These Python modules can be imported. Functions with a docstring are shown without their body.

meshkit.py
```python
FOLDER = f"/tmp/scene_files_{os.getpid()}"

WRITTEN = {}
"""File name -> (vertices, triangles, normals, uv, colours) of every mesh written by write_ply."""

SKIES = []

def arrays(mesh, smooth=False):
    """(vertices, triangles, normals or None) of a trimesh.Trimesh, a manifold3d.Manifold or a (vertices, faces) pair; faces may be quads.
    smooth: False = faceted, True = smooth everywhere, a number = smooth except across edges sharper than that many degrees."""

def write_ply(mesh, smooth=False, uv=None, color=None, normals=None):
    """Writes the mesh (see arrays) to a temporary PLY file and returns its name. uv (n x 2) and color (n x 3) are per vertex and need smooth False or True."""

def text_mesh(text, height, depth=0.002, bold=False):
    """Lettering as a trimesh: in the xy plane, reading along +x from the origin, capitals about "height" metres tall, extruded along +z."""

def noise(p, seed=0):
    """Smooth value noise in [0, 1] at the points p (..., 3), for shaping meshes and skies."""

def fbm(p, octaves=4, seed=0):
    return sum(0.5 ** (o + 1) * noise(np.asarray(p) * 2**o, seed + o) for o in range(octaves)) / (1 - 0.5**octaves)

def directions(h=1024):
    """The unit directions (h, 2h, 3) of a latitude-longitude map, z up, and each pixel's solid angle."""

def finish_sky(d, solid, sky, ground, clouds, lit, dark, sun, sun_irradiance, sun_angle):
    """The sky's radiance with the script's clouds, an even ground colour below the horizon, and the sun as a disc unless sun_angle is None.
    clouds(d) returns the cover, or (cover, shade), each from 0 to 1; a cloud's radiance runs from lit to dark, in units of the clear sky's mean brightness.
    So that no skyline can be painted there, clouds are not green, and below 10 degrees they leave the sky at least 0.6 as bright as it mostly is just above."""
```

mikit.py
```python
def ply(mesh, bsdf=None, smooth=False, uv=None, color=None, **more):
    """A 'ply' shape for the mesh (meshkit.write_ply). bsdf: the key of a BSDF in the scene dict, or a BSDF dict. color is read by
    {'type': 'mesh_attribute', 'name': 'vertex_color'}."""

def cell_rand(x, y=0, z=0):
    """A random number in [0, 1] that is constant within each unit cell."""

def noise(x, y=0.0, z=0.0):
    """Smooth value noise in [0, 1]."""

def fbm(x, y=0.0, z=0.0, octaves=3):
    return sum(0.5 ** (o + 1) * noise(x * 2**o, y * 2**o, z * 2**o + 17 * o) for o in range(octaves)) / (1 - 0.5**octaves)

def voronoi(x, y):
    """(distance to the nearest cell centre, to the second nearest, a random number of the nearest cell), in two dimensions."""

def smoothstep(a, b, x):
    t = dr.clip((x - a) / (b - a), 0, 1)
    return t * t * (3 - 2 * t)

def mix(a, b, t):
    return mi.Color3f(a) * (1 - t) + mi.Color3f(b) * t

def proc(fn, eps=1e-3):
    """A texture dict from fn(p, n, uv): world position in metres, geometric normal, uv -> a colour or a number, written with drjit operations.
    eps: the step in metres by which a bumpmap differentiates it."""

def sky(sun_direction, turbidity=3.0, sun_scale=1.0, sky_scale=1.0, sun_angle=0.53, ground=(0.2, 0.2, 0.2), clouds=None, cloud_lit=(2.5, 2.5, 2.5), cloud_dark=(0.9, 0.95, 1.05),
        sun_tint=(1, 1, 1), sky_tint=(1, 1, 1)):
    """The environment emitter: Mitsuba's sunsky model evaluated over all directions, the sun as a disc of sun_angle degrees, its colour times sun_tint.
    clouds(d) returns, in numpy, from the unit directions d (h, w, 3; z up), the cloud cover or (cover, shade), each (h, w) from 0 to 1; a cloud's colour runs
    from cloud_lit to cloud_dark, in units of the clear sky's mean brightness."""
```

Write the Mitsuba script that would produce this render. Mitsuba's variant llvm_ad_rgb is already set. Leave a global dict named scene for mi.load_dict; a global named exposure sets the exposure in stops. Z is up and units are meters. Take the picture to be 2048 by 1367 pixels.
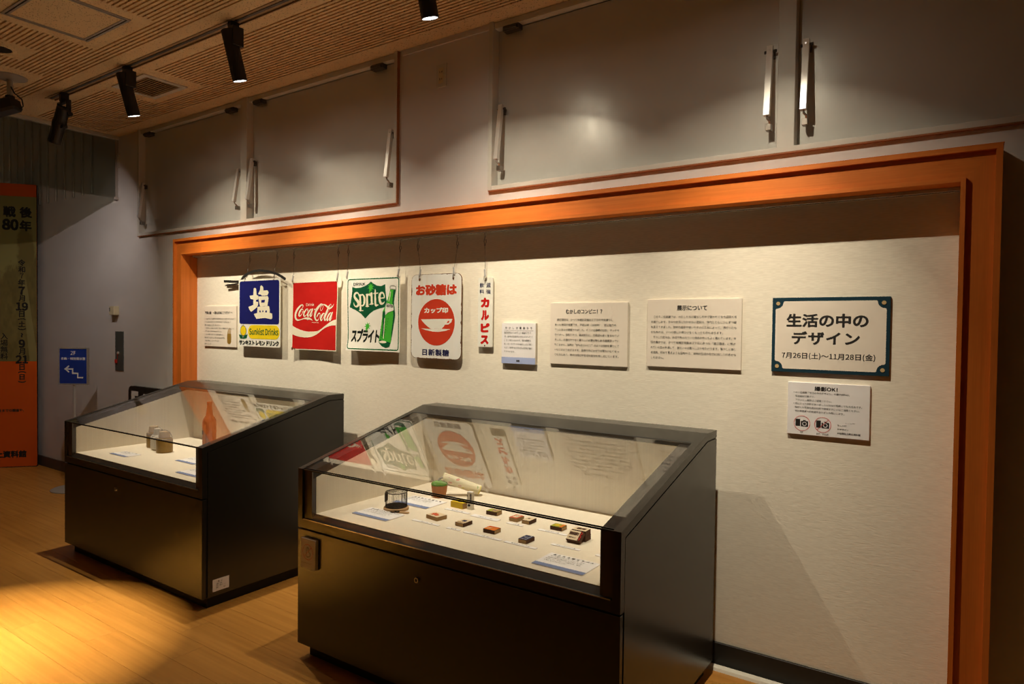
import math, random, glob
import numpy as np, trimesh, mitsuba as mi, drjit as dr, mikit, meshkit
import manifold3d as m3
from shapely.geometry import Polygon, Point, LineString, MultiPolygon, box as sbox
from shapely.ops import unary_union
from shapely import affinity
from mikit import proc, noise, fbm, cell_rand, smoothstep, mix

T = mi.ScalarTransform4f
scene, labels = {}, {}

# ------------------------------------------------------------------ camera, light, exposure
CAM = np.array([2.8, -2.8988, 1.4535])
R_ = np.array([0.8244, 0.5658, 0.0126]); YAW, PITCH, ROLL, FPX = 0.6014, -0.0221, 0.0126, 1344.26
fwd = np.array([-math.sin(YAW) * math.cos(PITCH), math.cos(YAW) * math.cos(PITCH), math.sin(PITCH)])
rgt = np.array([math.cos(YAW), math.sin(YAW), 0.0]); up0 = np.cross(rgt, fwd)
upv = -rgt * math.sin(ROLL) + up0 * math.cos(ROLL)
scene["camera"] = {"type": "perspective", "fov": math.degrees(2 * math.atan(1024 / FPX)), "fov_axis": "x", "near_clip": 0.05, "far_clip": 60.0,
                   "to_world": T().look_at(CAM.tolist(), (CAM + fwd).tolist(), upv.tolist())}
exposure = 0.0
WARM = np.array([1.0, 0.88, 0.66])
MAIN = (7.4, 34.0, 8.0)     # the wall washers on the lighting track: intensity, cut-off, full beam of the narrow beam,
SPILL = (5.6, 57.0, 8.0)    # of the wide one
STRAY = (0.42, 80.0, 20.0)   # and of what strays beyond it
AIM = 18.0
TRACK_X = [-1.632, -0.50, 0.86, 2.05]                # lamps on the track along the wall
LENS_Y, LENS_Z = -0.72, 2.765


def spot(key, pos, target, inten, cutoff, beam, tint=WARM, sw=1.0):
    scene[key] = {"type": "spot", "to_world": T().look_at(list(map(float, pos)), list(map(float, target)), [0.1, 1, 0.05]), "intensity": {"type": "rgb", "value": [float(c) for c in tint * inten]},
                  "cutoff_angle": float(cutoff), "beam_width": float(beam), "sampling_weight": float(sw)}


# ------------------------------------------------------------------ materials
def rgb(*c):
    return {"type": "rgb", "value": list(c)}


def pr(color, rough=0.5, spec=0.5, metal=0.0, cc=0.0, **k):
    d = {"type": "principled", "base_color": color if isinstance(color, dict) else rgb(*color), "roughness": rough, "specular": spec, "metallic": metal, **k}
    if cc:
        d["clearcoat"] = cc
        d["clearcoat_gloss"] = 0.9
    return d


def mat(key, d, bump=None, bscale=0.001, eps=0.002):
    if bump is not None:
        d = {"type": "bumpmap", "arbitrary": proc(bump, eps), "scale": bscale, "bsdf": d}
    scene[key] = {"type": "twosided", "bsdf": d}


def lin(r, g, b):
    return [((c / 255 + 0.055) / 1.055) ** 2.4 if c > 10 else c / 255 / 12.92 for c in (r, g, b)]


def f_wall(p, n, uv):
    s = fbm(p.x * 3, p.y * 3, p.z * 3)
    return mix([0.60, 0.565, 0.55], [0.66, 0.625, 0.61], s)


def f_board(p, n, uv):
    s = noise(p.x * 60, 0.0, p.z * 220)
    return mix([0.76, 0.70, 0.585], [0.84, 0.78, 0.66], s)


def b_board(p, n, uv):
    return fbm(p.x * 95, 3.0, p.z * 260, 3)


def grain(a, b):
    g = fbm(a * 1.3, b * 90, 3.0, 3) * 0.7 + 0.3 * noise(a * 14, b * 420)
    return mix([0.50, 0.118, 0.014], [0.66, 0.185, 0.028], g)


def f_wood_h(p, n, uv):
    return grain(p.x, p.z + p.y)


def f_wood_v(p, n, uv):
    return grain(p.z, p.x + p.y)


PW, PL = 0.15, 0.91


def f_floor(p, n, uv):
    r = dr.floor(p.y / PW)
    c = dr.floor((p.x + cell_rand(r, 3.0) * PL) / PL)
    t = cell_rand(r, c, 5.0)
    g = fbm(p.x * 2.2 + t * 30, p.y * 70, t * 9, 3)
    base = mix([0.39, 0.165, 0.030], [0.53, 0.250, 0.055], g * 0.88 + t * 0.12)
    return base


def f_ceil(p, n, uv):
    d, _, w = mikit.voronoi(p.x * 55, p.y * 110)
    s = dr.select((w > 0.62) & (d < 0.28 * w), 1.0, 0.0)
    return mix(mix([0.66, 0.50, 0.29], [0.72, 0.55, 0.33], fbm(p.x * 4, p.y * 4)), [0.22, 0.14, 0.07], s * 0.75)


def f_panel(p, n, uv):
    s = fbm(p.x * 5, 0.0, p.z * 2.5, 3)
    return mix([0.50, 0.485, 0.45], [0.58, 0.565, 0.53], s)


def r_panel(p, n, uv):
    return 0.25 + 0.12 * fbm(p.x * 70, 0.0, p.z * 5, 3)


def f_deck(p, n, uv):
    s = noise(p.x * 900, p.y * 900)
    return mix([0.70, 0.64, 0.53], [0.78, 0.72, 0.60], s)


def f_enamel(edge, base, rust, x0, x1, z0, z1, amt):
    def fn(p, n, uv):
        d = dr.minimum(dr.minimum(p.x - x0, x1 - p.x), dr.minimum(p.z - z0, z1 - p.z))
        k = fbm(p.x * 38, p.z * 38, 2.0, 4) - d * edge
        st = smoothstep(0.52 - amt, 0.60 - amt, k)
        drip = smoothstep(0.58, 0.78, noise(p.x * 45, p.z * 4, 8.0)) * smoothstep(0.5, 1.0, fbm(p.x * 9, p.z * 5, 4.0)) * 0.5
        return mix(mix(base, [base[0] * 0.9, base[1] * 0.76, base[2] * 0.5], drip), rust, st)
    return fn


mat("wall_paint", pr(proc(f_wall), 0.7, 0.3))
mat("board_paper", pr(proc(f_board), 0.85, 0.2), b_board, 0.0007, 0.001)
mat("wood_h", pr(proc(f_wood_h), 0.45, 0.4))
mat("wood_v", pr(proc(f_wood_v), 0.45, 0.4))
mat("floor_wood", pr(proc(f_floor), 0.38, 0.35))
mat("ceiling_board", pr(proc(f_ceil), 0.9, 0.1))
mat("steel_panel", pr(proc(f_panel), proc(r_panel), 0.3, 0.15))
mat("frame_paint", pr((0.56, 0.54, 0.49), 0.45, 0.4))
mat("edge_wood", pr((0.30, 0.12, 0.05), 0.6, 0.3))
mat("steel", pr((0.78, 0.76, 0.73), 0.3, 0.6, 0.55))
mat("chrome", pr((0.80, 0.79, 0.77), 0.12, 0.5, 1.0))
mat("wire_steel", pr((0.30, 0.27, 0.24), 0.35, 0.5, 0.9))
mat("dark_metal", pr((0.035, 0.033, 0.03), 0.4, 0.4))
mat("case_black", pr((0.013, 0.012, 0.010), 0.27, 0.6))
mat("case_matte", pr((0.010, 0.009, 0.008), 0.6, 0.3))
mat("seal_black", pr((0.02, 0.02, 0.018), 0.5, 0.3))
mat("deck_cloth", pr(proc(f_deck), 0.95, 0.1))
mat("lamp_black", pr((0.008, 0.008, 0.008), 0.5, 0.4))
mat("track_bronze", pr((0.30, 0.20, 0.10), 0.5, 0.4))
mat("base_black", pr((0.016, 0.015, 0.013), 0.5, 0.4))
mat("base_brown", pr((0.085, 0.062, 0.05), 0.55, 0.3))
mat("panel_cream", pr((0.76, 0.68, 0.585), 0.7, 0.2))
mat("panel_white", pr((0.80, 0.77, 0.775), 0.6, 0.3))
mat("foam_edge", pr((0.72, 0.66, 0.56), 0.8, 0.2))
mat("ink", pr((0.018, 0.016, 0.015), 0.6, 0.3))
mat("ink_grey", pr((0.06, 0.055, 0.05), 0.6, 0.3))
mat("ink_red", pr((0.55, 0.03, 0.02), 0.5, 0.3))
mat("card_white", pr((0.82, 0.82, 0.84), 0.6, 0.3))
mat("card_blue", pr((0.19, 0.25, 0.46), 0.6, 0.3))
mat("bar_blue", pr((0.36, 0.42, 0.66), 0.6, 0.3))
mat("teal", pr((0.010, 0.036, 0.055), 0.4, 0.4))
mat("brass_stud", pr((0.50, 0.36, 0.18), 0.4, 0.5))
mat("enamel_white", pr((0.80, 0.78, 0.70), 0.22, 0.5, 0.0, 0.4))
mat("enamel_cream", pr((0.80, 0.75, 0.58), 0.25, 0.5, 0.0, 0.4))
mat("enamel_blue", pr((0.012, 0.014, 0.12), 0.2, 0.5, 0.0, 0.4))
mat("enamel_red", pr((0.52, 0.017, 0.014), 0.22, 0.5, 0.0, 0.5))
mat("enamel_scarlet", pr((0.58, 0.05, 0.022), 0.25, 0.5, 0.0, 0.3))
mat("enamel_green", pr((0.008, 0.085, 0.035), 0.25, 0.5, 0.0, 0.3))
mat("leaf_green", pr((0.06, 0.42, 0.04), 0.25, 0.5, 0.0, 0.3))
mat("enamel_yellow", pr((0.80, 0.60, 0.015), 0.22, 0.5, 0.0, 0.4))
mat("enamel_black", pr((0.012, 0.016, 0.014), 0.25, 0.5, 0.0, 0.3))
mat("enamel_navy", pr((0.02, 0.022, 0.07), 0.3, 0.5))
mat("wrought", pr((0.012, 0.011, 0.010), 0.6, 0.4))
mat("rust", pr((0.10, 0.04, 0.015), 0.9, 0.2))
mat("glass_orange", pr((0.24, 0.05, 0.011), 0.08, 0.6, 0.0, 1.0))
mat("label_orange", pr((0.38, 0.12, 0.035), 0.45, 0.3))
mat("clay_brown", pr((0.27, 0.16, 0.03), 0.35, 0.5))
mat("clay_tan", pr((0.48, 0.36, 0.21), 0.7, 0.3))
mat("clay_white", pr((0.66, 0.62, 0.52), 0.5, 0.4))
mat("terracotta", pr((0.46, 0.19, 0.075), 0.7, 0.3))
mat("grass_green", pr((0.10, 0.24, 0.04), 0.8, 0.2))
mat("cage_wire", pr((0.02, 0.016, 0.012), 0.5, 0.4, 0.5))
mat("light_wood", pr((0.45, 0.29, 0.15), 0.7, 0.2))
mat("box_card", pr((0.36, 0.23, 0.11), 0.8, 0.2))
mat("box_dark", pr((0.07, 0.035, 0.022), 0.8, 0.2))
mat("box_yellow", pr((0.62, 0.43, 0.02), 0.5, 0.3))
mat("print_red", pr((0.55, 0.10, 0.045), 0.6, 0.2))
mat("print_orange", pr((0.66, 0.17, 0.02), 0.5, 0.3))
mat("print_olive", pr((0.33, 0.34, 0.06), 0.6, 0.2))
mat("print_navy", pr((0.035, 0.04, 0.09), 0.6, 0.2))
mat("print_cream", pr((0.70, 0.58, 0.40), 0.6, 0.2))
mat("banner_orange", pr((0.72, 0.115, 0.012), 0.6, 0.2))
mat("banner_dark", pr((0.02, 0.018, 0.02), 0.6, 0.2))
mat("stand_grey", pr((0.30, 0.27, 0.24), 0.4, 0.5))
mat("sign_blue", pr((0.02, 0.045, 0.30), 0.35, 0.4))
mat("sign_white", pr((0.80, 0.80, 0.80), 0.5, 0.3))
mat("plate_beige", pr((0.62, 0.54, 0.36), 0.5, 0.3))
mat("plate_dark", pr((0.10, 0.115, 0.11), 0.4, 0.5, 0.3))
mat("tape_blue", pr((0.025, 0.05, 0.30), 0.6, 0.3))
mat("duct_white", pr((0.76, 0.72, 0.62), 0.5, 0.3))
mat("rib_metal", pr((0.75, 0.74, 0.72), 0.17, 0.5, 0.95))
mat("hall_paint", pr((0.10, 0.095, 0.09), 0.8, 0.2))


def f_flower(p, n, uv):
    d, d2, w = mikit.voronoi(uv.x * 9, uv.y * 5)
    k = cell_rand(dr.floor(w * 97), 4.0)
    dot = dr.select(d < 0.10 + 0.22 * k, 1.0, 0.0)
    c = dr.select(w < 0.3, mi.Color3f(0.22, 0.36, 0.08), dr.select(w < 0.5, mi.Color3f(0.60, 0.20, 0.16), dr.select(w < 0.7, mi.Color3f(0.70, 0.58, 0.10), mi.Color3f(0.62, 0.40, 0.30))))
    return mix([0.72, 0.66, 0.44], c, dot * 0.85)


mat("floral_print", pr(proc(f_flower), 0.35, 0.5))
scene["glass"] = {"type": "thindielectric", "int_ior": 1.52}
scene["smoked_glass"] = {"type": "thindielectric", "int_ior": 1.52, "specular_transmittance": rgb(0.36, 0.39, 0.34)}


def f_photo(p, n, uv):   # the sepia landscape printed on the banner
    u, v = uv.x, uv.y
    s = fbm(u * 9 + 2, v * 22, 1.0, 4)
    sky_ = mix([0.33, 0.31, 0.105], [0.28, 0.25, 0.09], v)
    tree = smoothstep(0.05, 0.0, dr.sqrt(dr.square((u - 0.72) * 0.75) + dr.square(v - 0.66)) - 0.13 - 0.10 * (s - 0.5))
    bush = smoothstep(0.56 + 0.10 * u, 0.50 + 0.10 * u, v + 0.14 * (s - 0.5))
    pole = smoothstep(0.02, 0.0, dr.abs(u - 0.82 + 0.48 * v * 1.05 - 0.10) - 0.05 - 0.1 * (0.5 - v)) * smoothstep(0.56, 0.42, v)
    c = mix(sky_, [0.15, 0.115, 0.035], tree * 0.75)
    c = mix(c, mi.Color3f(0.20, 0.165, 0.055) * (0.7 + 0.6 * s), bush)
    return mix(c, [0.31, 0.28, 0.11], pole * 0.8)


mat("banner_photo", pr(proc(f_photo), 0.6, 0.2))


# ------------------------------------------------------------------ mesh helpers
def bx(x0, x1, y0, y1, z0, z1):
    m = trimesh.creation.box([abs(x1 - x0), abs(y1 - y0), abs(z1 - z0)])
    m.apply_translation([(x0 + x1) / 2, (y0 + y1) / 2, (z0 + z1) / 2])
    return m


def cbx(x0, x1, y0, y1, z0, z1, c=0.002):
    """a box with chamfered edges"""
    x0, x1, y0, y1, z0, z1 = min(x0, x1), max(x0, x1), min(y0, y1), max(y0, y1), min(z0, z1), max(z0, z1)
    c = min(c, (x1 - x0) / 3, (y1 - y0) / 3, (z1 - z0) / 3)
    pts = []
    for x in (0, 1):
        for y in (0, 1):
            for z in (0, 1):
                q = [[x0, x1][x], [y0, y1][y], [z0, z1][z]]
                s = [1 - 2 * x, 1 - 2 * y, 1 - 2 * z]
                for k in range(3):
                    r = list(q)
                    for j in range(3):
                        if j != k:
                            r[j] += s[j] * c
                    pts.append(r)
    return trimesh.convex.convex_hull(np.array(pts))


def cat(*ms):
    fl = []
    for m in ms:
        fl += list(m) if isinstance(m, (list, tuple)) else [m]
    return trimesh.util.concatenate(fl)


def cyl(p0, p1, r, n=24, r1=None):
    p0, p1 = np.array(p0, float), np.array(p1, float)
    r1 = r if r1 is None else r1
    z = (p1 - p0) / np.linalg.norm(p1 - p0)
    x = np.cross(z, [0, 0, 1.0] if abs(z[2]) < 0.9 else [1.0, 0, 0]); x /= np.linalg.norm(x)
    y = np.cross(z, x)
    a = np.arange(n) * 2 * np.pi / n
    ring = np.cos(a)[:, None] * x + np.sin(a)[:, None] * y
    v = np.vstack([p0 + ring * r, p1 + ring * r1, [p0], [p1]])
    i = np.arange(n); j = (i + 1) % n
    f = np.vstack([np.stack([i, j, j + n], 1), np.stack([i, j + n, i + n], 1), np.stack([j, i, i * 0 + 2 * n], 1), np.stack([i + n, j + n, i * 0 + 2 * n + 1], 1)])
    return trimesh.Trimesh(v, f, process=False)


def tube(pts, r, n=10):
    pts = np.array(pts, float)
    t = np.gradient(pts, axis=0); t /= np.linalg.norm(t, axis=1, keepdims=True) + 1e-12
    rr = np.broadcast_to(r, (len(pts),))
    ref = np.array([0, 0, 1.0]) if abs(t[0][2]) < 0.9 else np.array([1.0, 0, 0])
    x = np.cross(t[0], ref); x /= np.linalg.norm(x)
    rings = []
    for k in range(len(pts)):
        x = x - t[k] * (x @ t[k]); x /= np.linalg.norm(x)
        y = np.cross(t[k], x)
        a = np.arange(n) * 2 * np.pi / n
        rings.append(pts[k] + rr[k] * (np.cos(a)[:, None] * x + np.sin(a)[:, None] * y))
    v = np.vstack(rings + [pts[:1], pts[-1:]])
    f = []
    for k in range(len(pts) - 1):
        for i in range(n):
            j = (i + 1) % n
            f += [[k * n + i, k * n + j, (k + 1) * n + j], [k * n + i, (k + 1) * n + j, (k + 1) * n + i]]
    e = len(pts) * n
    for i in range(n):
        j = (i + 1) % n
        f += [[j, i, e], [(len(pts) - 1) * n + i, (len(pts) - 1) * n + j, e + 1]]
    return trimesh.Trimesh(v, np.array(f), process=False)


def lathe(prof, n=40, at=(0, 0, 0)):
    m = trimesh.creation.revolve(np.array(prof, float), sections=n)
    m.apply_translation(at)
    return m


def torus(c, R, r, normal=(0, 0, 1), n=28, k=8):
    z = np.array(normal, float); z /= np.linalg.norm(z)
    x = np.cross(z, [0, 0, 1.0] if abs(z[2]) < 0.9 else [1.0, 0, 0]); x /= np.linalg.norm(x)
    y = np.cross(z, x)
    a = np.arange(n) * 2 * np.pi / n; b = np.arange(k) * 2 * np.pi / k
    d = np.cos(a)[:, None] * x + np.sin(a)[:, None] * y
    v = (np.array(c) + d[:, None] * (R + r * np.cos(b))[None, :, None] + (r * np.sin(b))[None, :, None] * z).reshape(-1, 3)
    i, j = np.meshgrid(np.arange(n), np.arange(k), indexing="ij")
    q = np.stack([i * k + j, ((i + 1) % n) * k + j, ((i + 1) % n) * k + (j + 1) % k, i * k + (j + 1) % k], -1).reshape(-1, 4)
    return trimesh.Trimesh(v, np.vstack([q[:, [0, 1, 2]], q[:, [0, 2, 3]]]), process=False)


class Fr:
    """a flat working frame: origin O, axes U, V, normal N"""
    def __init__(s, O, U, V):
        s.O, s.U, s.V = (np.array(a, float) for a in (O, U, V))
        s.N = np.cross(s.U, s.V)

    def __call__(s, v):
        v = np.asarray(v, float)
        return s.O + v[:, :1] * s.U + v[:, 1:2] * s.V + v[:, 2:3] * s.N

    def map(s, m):
        m = m.copy(); m.vertices = s(m.vertices)
        return m


def wallf(x, z, y=0.0):
    return Fr([x, y, z], [1, 0, 0], [0, 0, 1])


def polys(g):
    if g.is_empty:
        return []
    return [q for q in getattr(g, "geoms", [g]) if q.geom_type == "Polygon" and q.area > 1e-12]


def flat(g, h):
    """the shape g as a flat print at height h"""
    out = []
    for q in polys(g):
        v, f = trimesh.creation.triangulate_polygon(q, engine="earcut")
        v = np.asarray(v); f = np.asarray(f)
        a, b, c = v[f[:, 0]], v[f[:, 1]], v[f[:, 2]]
        cr = (b[:, 0] - a[:, 0]) * (c[:, 1] - a[:, 1]) - (b[:, 1] - a[:, 1]) * (c[:, 0] - a[:, 0])
        f = np.where(cr[:, None] < 0, f[:, ::-1], f)
        out.append(trimesh.Trimesh(np.c_[v, np.full(len(v), h)], f, process=False))
    return trimesh.util.concatenate(out)


def slab(g, h0, h1):
    out = []
    for q in polys(g):
        m = trimesh.creation.extrude_polygon(q, h1 - h0, engine="earcut")
        m.apply_translation([0, 0, h0]); out.append(m)
    return trimesh.util.concatenate(out)


def rrect(x0, y0, x1, y1, r, n=6):
    return sbox(x0 + r, y0 + r, x1 - r, y1 - r).buffer(r, quad_segs=n) if r else sbox(x0, y0, x1, y1)


def ell(cx, cy, rx, ry, n=20):
    return affinity.translate(affinity.scale(Point(0, 0).buffer(1, quad_segs=n), rx, ry), cx, cy)


def star(cx, cy, r, k=8, inner=0.42, rot=0.2):
    return Polygon([(cx + (r if i % 2 == 0 else r * inner) * math.cos(rot + math.pi * i / k), cy + (r if i % 2 == 0 else r * inner) * math.sin(rot + math.pi * i / k)) for i in range(2 * k)])


def brush(stroke, sy=1.0):
    """a stroke of changing width: the union of the hulls of neighbouring discs"""
    st = np.array(stroke, float)
    t = np.arange(len(st)); tt = np.linspace(0, len(st) - 1, 5 * (len(st) - 1) + 1) if len(st) > 2 else t.astype(float)
    if len(st) > 2:
        from scipy.interpolate import PchipInterpolator, CubicSpline
        xy = CubicSpline(t, st[:, :2])(tt); w = PchipInterpolator(t, st[:, 2])(tt)
    else:
        xy, w = st[:, :2], st[:, 2]
    parts = []
    for i in range(len(tt) - 1):
        a = Point(xy[i]).buffer(w[i] / 2, quad_segs=4); b = Point(xy[i + 1]).buffer(w[i + 1] / 2, quad_segs=4)
        parts.append(a.union(b).convex_hull)
    return unary_union(parts)


# ------------------------------------------------------------------ lettering
_fonts, _glyphs = {}, {}


def _font(px):
    if px not in _fonts:
        from PIL import ImageFont
        found = glob.glob("/opt/blender-*/*/datafiles/fonts/Noto Sans CJK*.woff2") or glob.glob("/opt/blender-*/*/datafiles/fonts/Inter.woff2")
        _fonts[px] = ImageFont.truetype(found[0], px)
    return _fonts[px]


def glyph(ch, bold=0.0, px=72):
    """(outline in em units on the baseline, advance)"""
    key = (ch, round(bold, 3), px)
    if key not in _glyphs:
        from PIL import Image, ImageDraw
        font = _font(px); sw = int(round(bold * px)); adv = font.getlength(ch) / px
        im = Image.new("L", (px * 2, px * 2)); ImageDraw.Draw(im).text((px // 2, px + px // 2), ch, 255, font, anchor="ls", stroke_width=sw)
        on = np.pad(np.asarray(im) > 120, ((0, 0), (1, 1))).astype(np.int8)
        r, s = np.nonzero(np.diff(on, axis=1) == 1); e = np.nonzero(np.diff(on, axis=1) == -1)[1]
        if len(r) == 0:
            _glyphs[key] = (Polygon(), adv)
        else:
            import shapely
            g = shapely.union_all(shapely.box(s, -r - 1, e, -r)).buffer(0.8, quad_segs=2).buffer(-0.8, quad_segs=2).simplify(0.55)
            _glyphs[key] = (affinity.affine_transform(g, [1 / px, 0, 0, 1 / px, -0.5, 1.5]), adv)
    return _glyphs[key]


def text(s, size, x=0.0, y=0.0, bold=0.0, track=0.0, px=72, align="l"):
    """a line of text: list of outlines, em size `size`, baseline at (x, y)"""
    gs = [glyph(c, bold, px) for c in s]
    w = sum(a for _, a in gs) * size + track * size * max(len(gs) - 1, 0)
    cx = x - {"l": 0, "c": w / 2, "r": w}[align]
    out = []
    for g, a in gs:
        out += [affinity.affine_transform(q, [size, 0, 0, size, cx, y]) for q in polys(g)]
        cx += (a + track) * size
    return MultiPolygon(out) if out else Polygon()


def fit(g, x0, y0, x1, y1):
    a, b, c, d = g.bounds
    sx, sy = (x1 - x0) / (c - a), (y1 - y0) / (d - b)
    return affinity.affine_transform(g, [sx, 0, 0, sy, x0 - a * sx, y0 - b * sy])


def vtext(s, size, cx, top, bold=0.0, px=72, step=1.0):
    out = []
    for k, c in enumerate(s):
        g, _ = glyph(c, bold, px)
        if g.is_empty:
            continue
        a, b, cc, d = g.bounds
        if c in "()~":
            g = affinity.rotate(g, -90, origin=((a + cc) / 2, (b + d) / 2))
            a, b, cc, d = g.bounds
        g = affinity.translate(g, -(a + cc) / 2, -(b + d) / 2)
        out += [affinity.affine_transform(q, [size, 0, 0, size, cx, top - (k + 0.5) * size * step]) for q in polys(g)]
    return MultiPolygon(out)


# ------------------------------------------------------------------ scene entries
def numbered(name):
    key, k = name, 1
    while key in used:
        key = f"{name}_{k:03d}"; k += 1
    used.add(key)
    return key


used = set()


def obj(name, mesh, bsdf, parent=None, smooth=False, **k):
    key = numbered(f"{parent}__{name}" if parent else name)
    scene[key] = mikit.ply(mesh, bsdf, smooth, **k)
    return key


def thing(name, label, category, group=None):
    key = numbered(name)
    labels[key] = {"label": label, "category": category}
    if group:
        labels[key]["group"] = group
    return key


def struct(key, label=None):
    used.add(key)
    labels[key] = {"kind": "structure"}
    if label:
        labels[key]["label"] = label
    return key


def say(key, label=None, **k):
    labels[key] = {**({"label": label} if label else {}), **k}
    return key


# ------------------------------------------------------------------ the room
CEIL = 3.06
struct("floor", "glossy orange brown wooden floor")
scene["floor"] = mikit.ply(bx(-9, 5, -6.5, 0.2, -0.12, -0.006), "floor_wood")
rng = random.Random(4)
plank_cache = 0


def seen_floor(x, y):
    """does a plank here fall in the picture?"""
    return -6.6 < x < 3.2 and (y > -2.75) and (y > -0.65 * (x + 2.2) - 2.35 or x > 1.2 and y > -0.7) and not (0.5 < x < 1.75 and y > -0.9 or -1.75 < x < -0.55 and y > -0.85)


def rand_row(r):   # the same offset that the floor's grain uses
    h = (int(r) + 1000000) * 374761393 + (3 + 1000000) * 668265263 + 1000000 * 2147483647
    h &= 0xFFFFFFFF
    h = ((h ^ (h >> 13)) * 1274126177) & 0xFFFFFFFF
    return ((h ^ (h >> 16)) & 0xFFFFFF) / 16777215.0


rest = []
for r in range(-43, 2):
    off = rand_row(r) * PL
    for c in range(-12, 9):
        xa, xb, ya, yb = c * PL - off, (c + 1) * PL - off, r * PW, (r + 1) * PW
        xa, xb, yb, ya = max(xa, -9), min(xb, 5), min(yb, 0.0), max(ya, -6.5)
        if xb - xa < 0.02 or yb - ya < 0.02:
            continue
        g = 0.00035
        pk = cbx(xa + g, xb - g, ya + g, yb - g, -0.008, 0.0, 0.0005)
        if seen_floor((xa + xb) / 2, (ya + yb) / 2):
            obj("plank", pk, "floor_wood", "floor")
        else:
            rest.append(bx(xa + g, xb - g, ya + g, yb - g, -0.008, 0.0))
say(obj("plank_field", cat(rest), "floor_wood", "floor"), kind="stuff")

# the ceiling: boards with routed grooves along the wall
struct("ceiling", "beige grooved acoustic ceiling boards")
G = 0.011
XC = -3.39
scene["ceiling"] = mikit.ply(cat(bx(XC, 5, -6.5, 0.2, CEIL + G, CEIL + 0.5), bx(-9.2, XC + 0.3, -6.7, 0.2, 5.2, 5.4), bx(XC - 0.02, XC, -6.5, 0.0, CEIL, 5.3)), "ceiling_board")
HATCH = (-1.425, -0.93, -1.50, -1.08)
VENT = (-2.075, -1.65, -0.65, -0.355)
TRK = (-0.795, -0.725)
solid = [(-1.515, -0.845, -1.59, -1.01), (-2.19, -1.54, -0.72, -0.29), (-2.09, -1.83, -1.43, -1.18), (-2.66, -2.28, -1.28, -0.98), (-3.39, -3.30, -6.5, 0.2)]
strips = []
yy = -6.5
pitch = 0.0253
k = 0
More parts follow.
